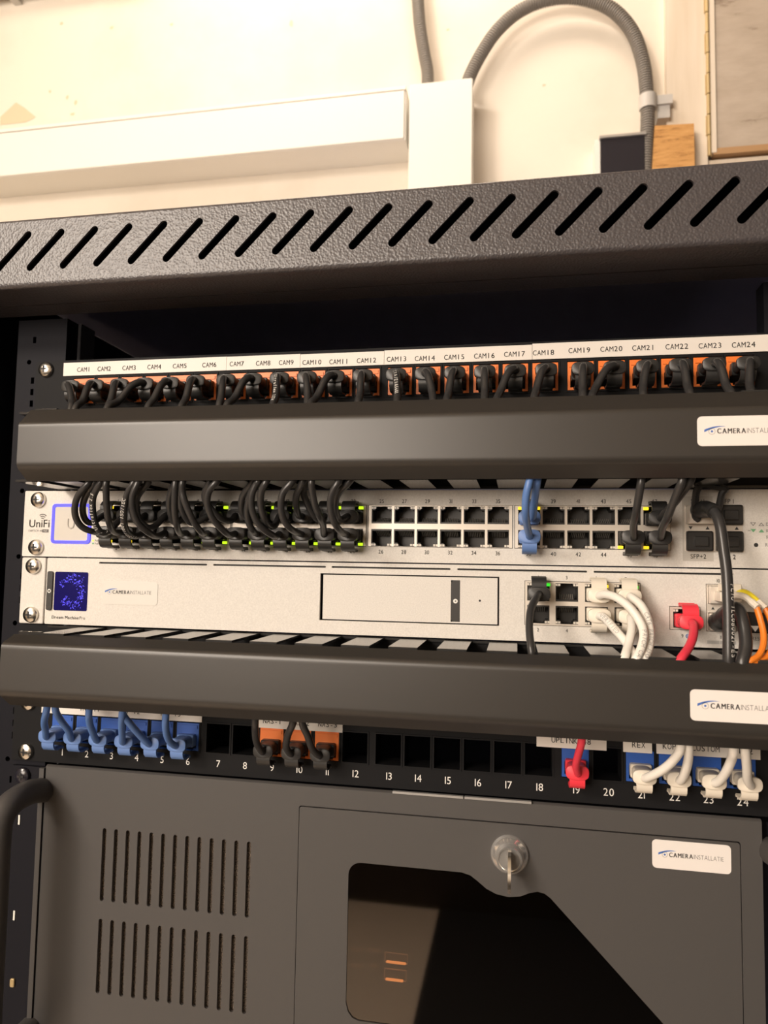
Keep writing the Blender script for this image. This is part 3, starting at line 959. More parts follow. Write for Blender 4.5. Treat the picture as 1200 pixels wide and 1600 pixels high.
# patch cables in the switch: the visible run from each plug up into the duct
RUN = {
 1: [(-174.0, -30.0, -112.1), (-176.2, -34.0, -109.6), (-175.2, -38.0, -102.9), (-171.1, -41.0, -95.8), (-163.6, -44.0, -88.5)],
 2: [(-172.0, -30.0, -117.6), (-175.9, -36.0, -115.2), (-177.8, -40.0, -110.0), (-177.0, -43.0, -103.3), (-173.5, -45.0, -96.2), (-166.1, -46.0, -88.7)],
 3: [(-162.3, -23.0, -112.8), (-162.7, -29.0, -117.4), (-165.3, -33.0, -118.0), (-166.9, -37.0, -112.8), (-167.0, -40.0, -105.0), (-165.1, -43.0, -96.8), (-158.2, -46.0, -88.0)],
 4: [(-159.9, -28.0, -117.4), (-157.4, -38.0, -111.7), (-155.9, -43.0, -104.4), (-155.0, -46.0, -95.2), (-154.3, -47.0, -88.1)],
 5: [(-147.1, -24.0, -110.8), (-147.6, -28.0, -107.1), (-147.3, -32.0, -99.6), (-144.5, -36.0, -92.3), (-139.9, -40.0, -87.4)],
 6: [(-145.9, -27.0, -119.9), (-147.0, -34.0, -117.9), (-146.2, -40.0, -112.9), (-144.2, -44.0, -104.8), (-141.4, -46.0, -96.0), (-136.3, -47.0, -88.2)],
 7: [(-135.2, -23.0, -113.0), (-137.9, -28.0, -114.5), (-140.9, -32.0, -110.1), (-141.0, -36.0, -103.8), (-138.8, -39.0, -96.4), (-130.1, -42.0, -88.0)],
 8: [(-131.5, -27.0, -119.8), (-132.5, -36.0, -117.9), (-135.9, -42.0, -112.9), (-137.8, -45.0, -105.6), (-137.5, -47.0, -97.2), (-133.8, -47.0, -88.6)],
 9: [(-122.2, -23.0, -111.3), (-122.3, -29.0, -106.7), (-121.2, -34.0, -99.8), (-117.8, -38.0, -92.5), (-112.7, -42.0, -87.7)],
 10: [(-116.0, -29.0, -117.8), (-113.7, -38.0, -113.3), (-112.7, -43.0, -106.1), (-111.5, -46.0, -97.1), (-110.6, -47.0, -88.3)],
 11: [(-110.6, -22.0, -111.6), (-113.7, -27.0, -108.1), (-114.8, -31.0, -102.2), (-114.4, -34.0, -94.8), (-111.5, -38.0, -87.3)],
 12: [(-100.8, -29.0, -118.0), (-100.9, -36.0, -115.4), (-102.7, -42.0, -109.0), (-105.5, -45.0, -100.7), (-106.9, -46.0, -94.5), (-106.2, -47.0, -88.4)],
 13: [(-86.3, -22.0, -109.5), (-89.0, -28.0, -109.5), (-92.6, -33.0, -105.7), (-96.2, -37.0, -100.0), (-95.9, -40.0, -94.7), (-91.1, -44.0, -88.4)],
 14: [(-85.1, -28.0, -118.6), (-86.6, -36.0, -115.2), (-90.1, -42.0, -109.0), (-91.8, -45.0, -101.1), (-89.9, -47.0, -93.9), (-85.1, -47.0, -88.5)],
 15: [(-74.1, -22.0, -109.1), (-76.3, -27.0, -107.1), (-76.8, -31.0, -103.2), (-74.6, -35.0, -96.1), (-67.1, -39.0, -88.0)],
 16: [(-70.8, -26.0, -116.1), (-72.1, -30.0, -111.8), (-72.0, -34.0, -105.3), (-70.2, -37.0, -100.0), (-66.9, -40.0, -92.9), (-61.7, -42.0, -88.0)],
 17: [(-57.8, -26.0, -113.0), (-59.2, -34.0, -112.7), (-59.9, -40.0, -107.6), (-60.5, -43.0, -101.2), (-58.9, -46.0, -93.9), (-55.6, -47.0, -88.6)],
 18: [(-56.5, -28.0, -119.1), (-59.5, -35.0, -116.5), (-63.2, -40.0, -111.6), (-65.4, -43.0, -104.9), (-65.2, -45.0, -97.1), (-62.4, -46.0, -90.6), (-60.6, -46.0, -88.1)],
 19: [(-43.3, -25.0, -106.8), (-42.5, -33.0, -102.6), (-40.8, -39.0, -96.1), (-35.0, -45.0, -88.5)],
 20: [(-43.3, -28.0, -116.7), (-44.3, -37.0, -115.0), (-46.6, -42.0, -110.6), (-47.6, -45.0, -104.3), (-46.1, -47.0, -95.5), (-40.3, -47.0, -88.7)],
 21: [(-32.5, -22.0, -108.8), (-34.9, -26.0, -105.4), (-37.4, -30.0, -99.0), (-37.9, -35.0, -93.5), (-34.6, -40.0, -87.9)],
 22: [(-27.9, -27.0, -112.1), (-27.4, -36.0, -108.3), (-28.7, -41.0, -102.8), (-29.5, -44.0, -96.6), (-29.6, -47.0, -88.7)],
 23: [(-18.9, -22.0, -108.8), (-19.3, -30.0, -106.3), (-18.6, -36.0, -100.6), (-15.8, -40.0, -94.8), (-8.0, -44.0, -88.1)],
 24: [(-15.5, -29.0, -116.9), (-16.7, -38.0, -114.1), (-18.4, -43.0, -108.7), (-19.2, -45.0, -101.7), (-17.3, -47.0, -94.5), (-13.8, -47.0, -88.8)],
 37: [(90.9, -24.0, -106.9), (91.4, -30.0, -102.7), (92.0, -36.0, -96.3), (93.1, -43.0, -88.2)],
 38: [(88.1, -28.0, -112.8), (86.9, -40.0, -106.3), (87.1, -46.0, -97.3), (89.0, -47.0, -88.6)],
 46: [(143.8, -27.0, -111.6), (143.4, -36.0, -106.4), (143.8, -42.0, -99.3), (144.8, -46.0, -88.8)],
 47: [(160.7, -24.0, -103.8), (163.4, -30.0, -100.2), (166.0, -36.0, -95.4), (169.7, -42.0, -88.4)],
 48: [(158.5, -28.0, -111.6), (159.6, -36.0, -106.7), (162.0, -43.0, -97.0), (164.3, -47.0, -89.0)],
}
for n, run in RUN.items():
    c = (n - 1) // 2
    x = group_x(c // 6) + 14 * (c % 6)
    z = -106.4 if n % 2 else -117.2
    e = run[-1]
    col = 'blue' if n in (37, 38) else 'black'
    row = 'upper' if n % 2 else 'lower'
    txt = {3: ('ower / Ultraflex 2.5', 17, 1.95), 6: ('1ISO11801 ISO/IEC', 16, 1.95)}.get(n)
    patch_cable('%s patch cable in port %d, %s row of the silver switch' % (col, n, row), '%s cables in the silver switch' % col,
                x, z, 1 if n % 2 else -1, col, list(run) + [(e[0] + 1, -40, -80), (e[0] + 2, -36, -70)], r=1.95 if n < 25 else 2.05, y=SY, long=15.5, text=txt)

# ================================================================== gateway / recorder below the switch
UY = -1.0
ud = thing('network_gateway', 'silver network gateway with a small glowing blue screen and a drive bay', 'network gateway', (0, 0, -4 * U))
zt, zb = -3 * U - .5, -4 * U + .6
outer = rrect(-223.2, 223.2, zb, zt, .8, 2)
line = lambda a, b: capsule(a + .6, -136.55, b - .6, -136.55, .55, 4)
holes = [line(-185.5, -110.2), line(-106.2, -32.5), line(-29, 43.9), line(47.7, 122.2), line(125.6, 200.4)]
holes += [rect(86.9, 151.2, -168.0, -142.4), rect(166.4, 182.8, -168.0, -154.9), rect(185.7, 201.2, -168.3, -142.1), rect(-36, 72.4, -169, -140.5)]
Mesh().plate(outer, holes, UY - .8, UY + 1).build('front_panel', 'silver', ud)
Mesh().box(-217, 220, UY + 15, 280, zb, zt).box(-217, 220, UY + .9, UY + 2.4, -137.6, -135.6).build('chassis', 'seam', ud)
Mesh().prism(rrect(-241.5, -223.8, zb, zt, 1), UY - 1.6, UY + .4, .4).build('ear', 'silver', ud)
Mesh().prism(rrect(223.8, 241.5, zb, zt, 1), UY - 1.6, UY + .4, .4).build('ear', 'silver', ud)
for z in (-139.5, -171.4):
    screw(ud, -232.3, UY - 1.6, z)
    screw(ud, 232.3, UY - 1.6, z)
m = Mesh()
m.prism(rrect(-216.8, -192.8, -168.1, -142.9, 1), UY - 1.1, UY - .8)
s = m.build('display', 'screen', ud)
rnd = random.Random(5)
m = Mesh()
for i in range(230):
    a = rnd.uniform(-math.pi * .78, math.pi * .9)
    r = 8.0 + rnd.gauss(0, 1.5)
    x, z = -204.3 + r * math.cos(a) * 1.0, -155.3 + r * math.sin(a) * 1.12
    if not (-216 < x < -193.8 and -167.3 < z < -143.6):
        continue
    q = rnd.uniform(.16, .42)
    m.add([(x - q, UY - 1.15, z), (x, UY - 1.15, z - q), (x + q, UY - 1.15, z), (x, UY - 1.15, z + q)], [(0, 1, 2, 3)])
m.build('display_dots', 'dots', s)
Mesh().prism(rrect(-221.9, -218.0, -168.2, -142.6, 1.4, 3), UY - 2.0, UY - 1.2).build('side_tab', 'port', ud)
Mesh().plate([(-219.9 + 1.3 * math.cos(t), -155.6 + 1.3 * math.sin(t)) for t in [math.pi * i / 9 for i in range(18)]], [[(-219.9 + .7 * math.cos(t), -155.6 + .7 * math.sin(t)) for t in [math.pi * i / 6 for i in range(12)]]], UY - 2.1, UY - 2).build('tab_ring', 'ink_white', ud)
m = Mesh().glyphs('Dream Machine', -217.8, -173.6, UY - .95, 2.0, 'L', .98, None, .006)
lay = layout('Dream Machine', 2.0, 'L', .98, None, .006)
wd = max(gx + max(a for a, b in vs) for gx, vs, fs in lay)
m.glyphs('Pro', -217.8 + wd + .7, -173.6, UY - .95, 2.0, 'L', .95, None, -.008)
m.build('maker_print', 'ink', ud)
m = Mesh()
for s_, x, z in (('1', 94.9, -141.2), ('3', 110.8, -141.2), ('5', 127.2, -141.2), ('7', 143.3, -141.2), ('2', 94.7, -171.4), ('4', 110.8, -171.4), ('6', 127.0, -171.4), ('8', 143.3, -171.4), ('9', 173.2, -172.2), ('10', 192.4, -141.2), ('11', 193.2, -172.2)):
    m.glyphs(s_, x, z, UY - .95, 1.9, 'C', .85, None, .006)
m.glyphs('RESET', 209.0, -172.3, UY - .95, 1.9, 'L', .85)
m.build('port_numbers', 'ink', ud)
m = Mesh().prism(rect(186.0, 192.3, -175.0, -173.2), UY - .9, UY - .8).prism(rect(192.6, 200.8, -175.0, -173.2), UY - .9, UY - .8)
m.use(1).glyphs('10G', 196.7, -174.7, UY - 1.0, 1.3, 'C', .9)
m.build('speed_bar', ['ink_soft', 'silver'], ud)
m = Mesh().plate([(176.0 + 1.25 * math.cos(t), -171.3 + 1.25 * math.sin(t)) for t in [math.pi * i / 10 for i in range(20)]], [[(176.0 + .95 * math.cos(t), -171.3 + .95 * math.sin(t)) for t in [math.pi * i / 10 for i in range(20)]]], UY - .9, UY - .8)
for q in (-.55, 0, .55):
    m.prism(rect(174.9, 177.1, -171.4 + q, -171.2 + q), UY - .9, UY - .8)
for q in (-.5, .5):
    m.prism(rect(175.9 + q, 176.1 + q, -172.4, -170.2), UY - .9, UY - .8)
m.build('globe_mark', 'ink_blue', ud)
Mesh().lathe_y(205.9, -171.6, [(.95, UY - .9), (.95, UY - .5)], 14).build('reset_hole', 'seam', ud)
sticker(ud, -181.6, -143.2, -163.2, -148.4, UY - .8, .98, .6, 'sticker_clear', 1.4)
bay = Mesh().box(-36, 72.4, UY + 5, UY + 6, -169, -140.5).build('drive_bay', 'seam', ud)
m = Mesh().plate(rect(-33.9, 71.4, -168.2, -141.3), [rect(44.2, 49.6, -167.4, -143)], UY - 1.2, UY + 4)
m.build('drive_tray', 'silver', bay)
m = Mesh().prism([(49.6, -142.9), (46.0, -143.1), (44.6, -143.9), (44.1, -145.6), (44.1, -165.0), (44.6, -166.6), (46.0, -167.4), (49.6, -167.5)], UY - .9, UY + .6)
m.build('tray_grip', 'port', bay)
Mesh().lathe_y(46.9, -155.3, [(1.35, UY - 1.1), (1.35, UY - .9)], 18).build('grip_mark', 'ink_white', bay)
Mesh().add([(46.3, UY - 1.2, -155.3), (47.3, UY - 1.2, -154.7), (47.3, UY - 1.2, -155.9)], [(0, 1, 2)]).build('grip_arrow', 'ink', bay)
Mesh().lathe_y(61.2, -154.7, [(.65, UY - 1.3), (.65, UY - 1.1)], 12).build('tray_pinhole', 'seam', bay)
UC = (94.75, 110.75, 127.1, 143.2)
hs = [rect(x - 6.3, x + 6.3, zc - 5.2, zc + 5.2) for x in UC for zc in (-148.7, -161.6)]
b = Mesh().plate(rect(87.2, 150.9, -167.7, -142.7), hs, UY - 1.1, UY + 2).build('port_block', 'nickel', ud)
for x in UC:
    put(PORT, 'network_port', b, (x, UY - .8, -148.7))
    put(PORT, 'network_port', b, (x, UY - .8, -161.6), True)
led(b, 'led_green', 99.9, UY - 1.2, -144.5)
led(b, 'led_amber', 132.2, UY - 1.2, -144.7)
led(b, 'led_green', 148.4, UY - 1.2, -144.9)
led(b, 'led_amber', 132.2, UY - 1.2, -165.8)
b = Mesh().plate(rect(166.7, 182.5, -167.7, -155.2), [rect(168.3, 180.9, -166.8, -156.4)], UY - 1.1, UY + 2).build('uplink_socket', 'nickel', ud)
put(PORT, 'network_port', b, (174.6, UY - .8, -161.6))
c = Mesh().plate(rect(186.0, 200.9, -168.0, -142.4), [rect(186.6, 200.2, -153.0, -143.0), rect(186.6, 200.2, -167.6, -157.8)], UY - 1.2, UY + 2)
c.use(1).box(186.4, 200.5, UY + 10, UY + 11, -167.8, -142.6)
cage = c.build('transceiver_cage', ['nickel', 'port'], ud)
Mesh().add([(188.2, UY - 1.3, -156.2), (190.0, UY - 1.3, -156.2), (189.1, UY - 1.3, -154.6)], [(0, 1, 2)]).build('cage_arrow', 'ink', cage)

URUN = {
 1: (94.75, -149.5, 1, 'black', [(93.0, -24.0, -151.2), (89.8, -32.0, -157.4), (89.0, -40.0, -167.6), (90.2, -47.0, -179.1)]),
 5: (127.1, -149.5, 1, 'white', [(129.4, -22.0, -148.6), (134.2, -28.0, -149.6), (140.1, -34.0, -154.2), (144.8, -38.0, -161.4), (146.0, -42.0, -167.8), (143.7, -46.0, -175.1), (140.6, -48.0, -180.7)]),
 7: (143.2, -149.5, 1, 'white', [(143.6, -22.0, -150.0), (147.3, -27.0, -153.7), (149.6, -32.0, -160.4), (150.0, -37.0, -168.1), (148.1, -42.0, -175.4), (145.2, -46.0, -180.8)]),
 6: (127.1, -160.6, -1, 'white', [(129.0, -22.0, -161.0), (133.5, -28.0, -166.5), (138.4, -34.0, -172.8), (141.9, -42.0, -180.8)]),
 8: (143.2, -160.6, -1, 'white', [(142.6, -24.0, -161.2), (141.6, -32.0, -166.6), (138.5, -40.0, -174.1), (135.5, -47.0, -180.4)]),
 9: (174.6, -162.6, 1, 'red', [(174.3, -23.0, -163.9), (171.8, -32.0, -168.8), (167.5, -40.0, -174.3), (161.4, -47.0, -180.6)]),
}
WHERE = {1: 'dark patch cable in port 1 of the silver gateway, hanging straight down', 5: 'white patch cable in gateway port 5, upper left of the four white plugs',
         7: 'white patch cable in gateway port 7, upper right of the four white plugs', 6: 'white patch cable in gateway port 6, lower left of the four white plugs',
         8: 'white patch cable in gateway port 8, lower right of the four white plugs', 9: 'red patch cable in port 9 of the silver gateway, below its drive bay level'}
WHERE[9] = 'red patch cable in port 9 of the silver gateway'
for n, (x, z, s, col, run) in URUN.items():
    e = run[-1]
    txt = {5: ('PATCH CAT6', 42, 2.1, 'ink_soft'), 7: ('CAT6 PATCH 350', 22, 2.1, 'ink_soft'), 6: ('VERIFIED', 8, 2.0, 'ink_soft')}.get(n)
    patch_cable(WHERE[n], 'cables in the silver gateway', x, z, s, col, list(run) + [(e[0], e[1] + 8, e[2] - 10), (e[0], e[1] + 12, e[2] - 24)],
                r=2.25 if col != 'black' else 2.05, y=UY - .8, long=15.5, text=txt)

# thick direct-attach cables
t = thing('uplink_cable', 'thick black cable with a loop pull running down from the SFP+1 cage', 'cable', (182.6, SY, -103.8))
Mesh().prism(rrect(176.2, 189.2, -109.0, -98.8, .5, 2), SY - 7, SY + 9, .4).build('metal_plug', 'nickel', t)
path = bow([(181.2, -8.0, -101.5), (181.8, -14.0, -101.6), (182.4, -22.0, -102.2), (183.1, -27.0, -102.9), (184.2, -31.0, -105.6), (185.2, -35.0, -112.8), (185.7, -38.0, -124.3), (186.2, -41.0, -137.2), (185.4, -45.0, -156.1), (184.2, -48.0, -180.2)] + [(185.7, -42.0, -187.8)])
Mesh().tube([path[0]] + path[1:26], [4.7] * 4 + [4.7, 4.2] * 5 + [3.9] * 12, 16).build('boot', 'boot_black', t)
c = Mesh().tube(path, 2.7, 14).build('cable', 'cable_black', t)
cable_text(c, path, 2.7, 'PCIO TLC08002F-ES', 62, 2.3, 'ink_white', (.62, -.8, 0))
Mesh().tube(bow([(181.2, -8.0, -106.8), (179.0, -9.0, -104.8), (178.6, -11.0, -97.5), (179.2, -13.0, -91.0), (181.7, -14.0, -87.9), (187.9, -14.0, -89.0), (193.4, -14.0, -90.4), (192.0, -13.0, -92.8), (191.1, -11.0, -99.2), (190.9, -9.0, -102.6)], 5, 1), 1.9, 8).build('pull_loop', 'boot_black', t)
t = thing('uplink_cable', 'thick black cable bending down from the gateway port 11 beside the orange fibres', 'cable', (193.4, UY, -163))
Mesh().prism(rrect(186.8, 199.9, -167.4, -158.2, .5, 2), UY - 5, UY + 9, .4).build('metal_plug', 'nickel', t)
path = bow([(191.0, -5.0, -162.8), (191.1, -12.0, -161.2), (191.0, -22.0, -157.5), (192.0, -30.0, -153.6), (193.0, -35.0, -154.0), (193.6, -39.0, -158.8), (193.8, -42.0, -165.5), (193.1, -45.0, -172.1), (190.0, -48.0, -180.5)] + [(189.2, -42.0, -187.6)])
Mesh().tube(path[:20], [5.4] * 8 + [5.0] * 6 + [4.4] * 6, 16).build('boot', 'boot_black', t)
Mesh().tube(path, 3.1, 14).build('cable', 'cable_black', t)
a = (201.5, -18.0, -161.4)
b = (208.4, -20.0, -161.7)
tab = Mesh()
q = capsule(a[0], a[2], b[0] + 6, b[2], 5.4, 8)
tab.prism(q, -20.5, -17, .9)
tab.box(199.5, a[0], -19, -3, a[2] - 1.5, a[2] + 1.5)
pt = tab.build('pull_tab', 'cap', t)
p = (205.0, -20.8, -164.4)
Mesh().add([(p[0] - 2.2, -20.7, p[2] + 1.3), (p[0] + 2.2, -20.7, p[2] + 1.3), (p[0], -20.7, p[2] - 1.8)], [(0, 1, 2)]).build('tab_arrow', 'ink_white', pt)

# fibre: a transceiver in cage 10 with two white connectors
t = thing('fibre_transceiver', 'metal fibre transceiver with a pale latch in the gateway upper cage', 'transceiver', (193.4, UY, -148))
Mesh().prism(rrect(186.8, 200.0, -152.8, -143.2, .4, 2), UY - 5, UY + 9, .4).build('transceiver_body', 'nickel', t)
Mesh().prism(rrect(191.0, 201.5, -145.8, -141.6, .8, 2), UY - 11, UY - 5, .4).build('latch', 'boot_white', t)
def fibre(label, x, pre, sleeve, run):
    t = thing('fibre_cable', label, 'cable', (x, UY - 5, -148.4), 'orange fibre cables')
    z = -148.6
    Mesh().prism(rrect(x - 2.6, x + 2.6, z - 2.5, z + 2.5, .4, 2), UY - 17, UY - 4.8, .4).build('connector', 'boot_white', t)
    p0 = bow([(x, UY - 15, z)] + list(pre), 6)
    n = len(p0)
    Mesh().tube(p0, [2.2 - .7 * i / (n - 1) for i in range(n)], 10).build('boot', sleeve, t)
    c0, c1 = p0[-2], p0[-1] + (p0[-1] - p0[-2]).normalized() * 4.0
    Mesh().tube([c0, c0.lerp(c1, .5), c1], 1.9, 10).build('crimp_sleeve', 'boot_white', t)
    Mesh().tube(bow([c1 - (c1 - c0).normalized() * 1.5] + list(run)), 1.55, 10).build('cable', 'cable_orange', t)
fibre('orange fibre cable with a white boot, left of the fibre pair', 191.6, [(195.0, -24.0, -147.3), (198.2, -28.0, -148.0), (200.6, -32.0, -150.7)], 'boot_white', [(203.1, -35.0, -158.8), (203.5, -38.0, -165.5), (201.9, -42.0, -171.5), (198.2, -46.0, -176.1), (192.9, -48.0, -178.9)] + [(192.2, -40.0, -185.3)])
fibre('orange fibre cable with a yellow sleeve, right of the fibre pair', 197.2, [(199.9, -18.0, -146.0), (202.4, -22.0, -147.2), (205.8, -26.0, -151.2)], 'yellow', [(209.0, -29.0, -157.1), (209.6, -33.0, -164.2), (207.5, -38.0, -171.7), (202.3, -43.0, -177.3), (194.4, -47.0, -179.5)] + [(193.4, -40.0, -185.2)])

# ================================================================== lower patch panel (1 - 24)
BZ = -5 * U
pb = patch_panel('black patch panel with white port numbers 1 to 24 and several empty holes', -243.5, 239, BZ, -207.2)
def bx(n):
    return port_x(n, -207.2)
for n in (1, 2, 3, 4, 5, 6, 19, 21, 22, 23, 24):
    put(KEY_B, 'keystone_jack', pb, (bx(n), 0, BZ - 21.9))['label'] = 'blue keystone jack'
for n in (9, 10, 11):
    put(KEY_O, 'keystone_jack', pb, (bx(n), 0, BZ - 21.9))['label'] = 'orange keystone jack'
for a, b, z0, texts in ((-222.6, -110.7, -234.8, [('INT 11', -188), ('INT 12', -160), ('INT 13', -132)]), (-73.2, -20.2, -235.7, [('NAS-1', -64.5), ('NAS-2', -47), ('NAS-3', -29.5)]),
                        (93.9, 132.3, -236.6, [('UPLINK 48', 113)]), (141.3, 156.6, -236.6, [('REX', 149.5)]), (159.0, 212.3, -236.4, [('KOPP', 167), ('CUSTOM', 184.5), ('HAL 2', 202.5)])):
    s = Mesh().prism(rect(a, b, z0, z0 + 8.5), -.9, 0).build('label_strip', 'label', pb)
    m = Mesh()
    for q, x in texts:
        m.glyphs(q, x, z0 + 2.8, -1.0, 3.0, 'C', 1., 2.45, .006)
    m.build('label_print', 'ink', s)
BRUN = {
 1: ('blue', [(-203.3, -23.0, -239.7), (-199.4, -30.0, -233.3), (-192.4, -38.0, -223.8)]), 2: ('blue', [(-187.5, -23.0, -239.5), (-188.3, -30.0, -231.6), (-187.0, -38.0, -222.7)]),
 3: ('blue', [(-170.6, -23.0, -240.5), (-168.4, -31.0, -232.1), (-164.7, -38.0, -223.8)]), 4: ('blue', [(-151.4, -23.0, -240.4), (-147.5, -31.0, -232.4), (-143.3, -38.0, -223.3)]),
 5: ('blue', [(-139.3, -23.0, -239.7), (-141.7, -31.0, -231.3), (-144.1, -36.0, -223.8)]), 6: ('blue', [(-121.0, -23.0, -241.2), (-119.2, -31.0, -233.0), (-115.9, -38.0, -223.3)]),
 9: ('black', [(-65.6, -23.0, -240.0), (-64.0, -31.0, -232.3), (-61.3, -39.0, -222.5)]), 10: ('black', [(-48.1, -23.0, -240.4), (-44.6, -31.0, -231.5), (-39.5, -38.0, -222.6)]),
 11: ('black', [(-32.4, -23.0, -240.5), (-32.9, -31.0, -231.5), (-34.7, -37.0, -222.5)]), 19: ('red', [(113.9, -23.0, -239.9), (114.6, -31.0, -231.8), (115.6, -39.0, -222.6)]),
 21: ('white', [(152.0, -21.0, -243.5), (157.0, -27.0, -238.2), (161.5, -33.0, -231.1), (163.5, -40.0, -222.6)]), 22: ('white', [(168.4, -22.0, -242.1), (168.7, -31.0, -232.2), (167.6, -38.0, -222.8)]),
 23: ('white', [(186.8, -21.0, -242.7), (188.1, -28.0, -235.8), (188.7, -34.0, -228.8), (188.0, -40.0, -222.3)]), 24: ('white', [(199.4, -22.0, -241.5), (196.6, -31.0, -232.2), (193.9, -38.0, -222.4)]),
}
for n, (col, run) in BRUN.items():
    e = run[-1]
    patch_cable('%s patch cable in the lower panel port marked %d' % (col, n), '%s cables in the lower patch panel' % col, bx(n), BZ - 23.6, -1, col,
                list(run) + [(e[0], -36, e[2] + 12), (e[0], -33, e[2] + 24)], r=2.3 if col == 'white' else 2.05)

# ================================================================== server with lockable door
FY = -3.0
sv = thing('rack_server', 'charcoal rack server with vent slots, a lockable door and a smoked window', 'rack server', (0, 0, -620))
ZT, ZB = -268.2, -445.0
vents = []
for i in range(13):
    x = -172.4 + 8.0 * i
    vents.append(capsule(x, -346.3, x, -304.6, 1.35, 5))
    vents.append(capsule(x, -401.5, x, -359.6, 1.35, 5))
dx0, dx1, dzt = -45.0, 200.3, -280.0
gap = .55
Mesh().plate(rect(-215.8, 211.6, ZB, ZT), vents + [rrect(dx0 - gap, dx1 + gap, -440, dzt + gap, 1.5, 3)], FY, FY + 2).build('front_panel', 'server', sv)
Mesh().profile_x([(FY, ZT), (FY + 2, ZT), (FY + 2, ZT + 1.0), (FY + .8, ZT + .7)], -215.8, 211.6).build('top_fold', 'server', sv)
Mesh().box(-214, 210, 24, 420, -444, -269).box(-214, -212, FY + 2, 24, -444, -269).box(208, 210, FY + 2, 24, -444, -269).box(-214, 210, FY + 2, 24, -270.2, -269).build('chassis', 'black', sv)
Mesh().box(-180, -68, FY + 3.0, FY + 8, -410, -297).build('vent_filter', 'foam', sv)
win = [(-14.2, -316.5)] + [(-14.2 + 7.5 * (1 - math.cos(a)), -316.5 + 7.4 * math.sin(a)) for a in [math.pi / 2 * i / 6 for i in range(1, 7)]] + \
      [(52, -309.0), (57, -310.2), (61.5, -313.2), (66, -316.6), (71.5, -319.0), (78.5, -320.0), (85, -319.0), (90, -316.7), (94.5, -315.5), (98.3, -316.2), (101.5, -318.3), (180.6, -397.5)] + \
      [(-6.5, -397.5), (-10.2, -396.2), (-12.8, -393.2), (-14.2, -388.5)]
win = win[::-1]
door = Mesh().plate(rrect(dx0, dx1, -439.5, dzt, 1.2, 3), [win], FY - .6, FY + 1.6).build('door', 'server', sv)
cxw, czw = 60, -355
Mesh().prism([(cxw + (x - cxw) * 1.0, czw + (z - czw) * 1.0) for x, z in win], FY + .1, FY + 1.4).build('window', 'smoke', door)
m = Mesh().box(-44, 200, FY + 16, FY + 18, -439, -281)
bayp = m.build('bay_panel', 'seam', sv)
for u0, u1, fr in (((6.7, 12.0, -371.0), (18.3, 12.0, -370.8), ((5.4, 12.0, -366.0), (19.4, 12.0, -365.2))), ((6.5, 12.0, -381.0), (16.9, 12.0, -380.8), ((5.2, 12.0, -375.3), (18.7, 12.0, -374.4)))):
    z = (u0[2] + u1[2]) / 2
    Mesh().box(u0[0], u1[0], 10.6, 12.4, z - .35, z + .35).build('status_lamp', 'lamp_orange', bayp)
    Mesh().plate(rect(fr[0][0], fr[1][0], z - .9, fr[0][2]), [rect(fr[0][0] + .35, fr[1][0] - .35, z - .6, fr[0][2] - .35)], 12.2, 13).build('button_frame', 'bay_glow_print', bayp)
m = Mesh()
for q, c in (('RESET', (-11.4, 12.0, -366.8)), ('POWER', (-1.2, 12.0, -366.1)), ('RESET', (-11.2, 12.0, -376.1)), ('HDD', (-1.0, 12.0, -374.9))):
    m.glyphs(q, c[0], c[2] - .9, 12.8, 1.9, 'C', .9)
m.build('lamp_names', 'bay_glow_print', bayp)
lk = Mesh().lathe_y(79, -296.5, [(10.6, FY - .6), (10.5, FY - 2.0), (9.6, FY - 3.6), (8.0, FY - 4.6), (7.6, FY - 5.2), (7.3, FY - 8.6), (6.9, FY - 9.2), (6.1, FY - 9.2), (5.9, FY - 8.4), (.02, FY - 8.2)], 40).build('lock', 'chrome', door)
Mesh().box(78.4, 79.6, FY - 8.35, FY - 8.0, -300.6, -292.4).build('keyhole', 'seam', lk)
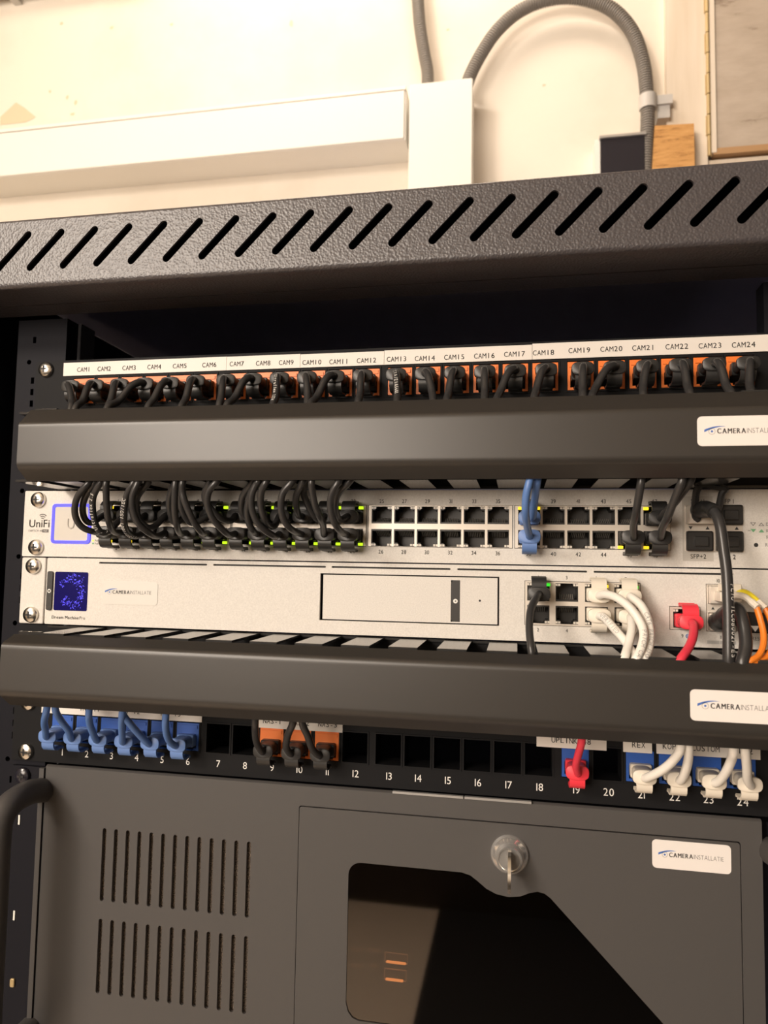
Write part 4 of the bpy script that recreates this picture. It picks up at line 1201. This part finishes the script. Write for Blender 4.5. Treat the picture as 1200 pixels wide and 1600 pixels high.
kp = [(FY - 5, -292.6), (FY - 11, -292.2), (FY - 13, -290.6), (FY - 17, -291.2), (FY - 21.5, -295.5), (FY - 24, -301.0), (FY - 23.6, -306), (FY - 20.5, -309.6), (FY - 16.5, -309.3), (FY - 13.6, -305.2), (FY - 12.2, -300.6), (FY - 11, -299.6), (FY - 5, -299.4)]
tag(Mesh().profile_x(kp, 78.2, 79.9).build('key', 'steel', origin=(79, FY - 9, -296)), 'thin steel key standing in the round chrome door lock', 'key')
sticker(door, 155.6, 195.8, -296.6, -281.6, FY - .6, 1.0)
Mesh().box(11.4, 52.6, FY - 1.2, FY + 1, -267.9, -266.6).box(53.3, 91, FY - 1.2, FY + 1, -267.9, -266.6).build('hinge_strip', 'grey_metal', sv)
for s in (-1, 1):
    off = -2 if s > 0 else 0
    x0, x1 = sorted((s * 216 + off * .5, s * 241))
    hl = [rect(s * 234 - 1.2, s * 234 + 1.2, z - 3.2, z + 3.2) for z in (-303.6, -363.3)]
    Mesh().plate(rect(x0, x1, ZB, ZT - 1), hl, FY + 1, FY + 3.5).box(*sorted((s * 216, s * 216.4)), FY - .5, FY + 1, ZB, ZT - 1).build('ear', 'black', sv)
    Mesh().box(*sorted((s * 216.3, s * 219.6)), FY - 1.2, FY + 1, ZB, ZT - 1).build('ear_flange', 'server', sv)
    hx = s * 217.6
    path = bow([(s * 217.5, FY + 1, -283.5), (s * 217.8, -14, -281), (hx, -30, -281.5), (hx, -39, -287), (hx, -42, -298), (hx, -42, -340), (hx, -42, -390), (hx, -41, -415), (hx, -36, -426), (s * 217.8, -14, -430), (s * 217.5, FY + 1, -430)], 7)
    Mesh().tube(path, 7.6, 16).build('handle', 'server', sv)
    screw(sv, s * 232.4, FY + 1, -275.2, SCREW_B)
for z, k in ((-303.6, 'pvc'), (-363.3, 'pvc')):
    Mesh().box(-234.8, -233.6, FY + 1.2, FY + 3.4, z - 3, z + 3).build('nut_glint', k, sv)  # white slips standing in for glints off the cage nuts
Mesh().prism(rrect(-233.8, -230.6, -406.6, -401.4, 1), FY - .2, FY + 1, .3).build('brass_stud', 'brass', sv)

for o in bpy.data.objects:
    if '_o' in o.keys():
        del o['_o']
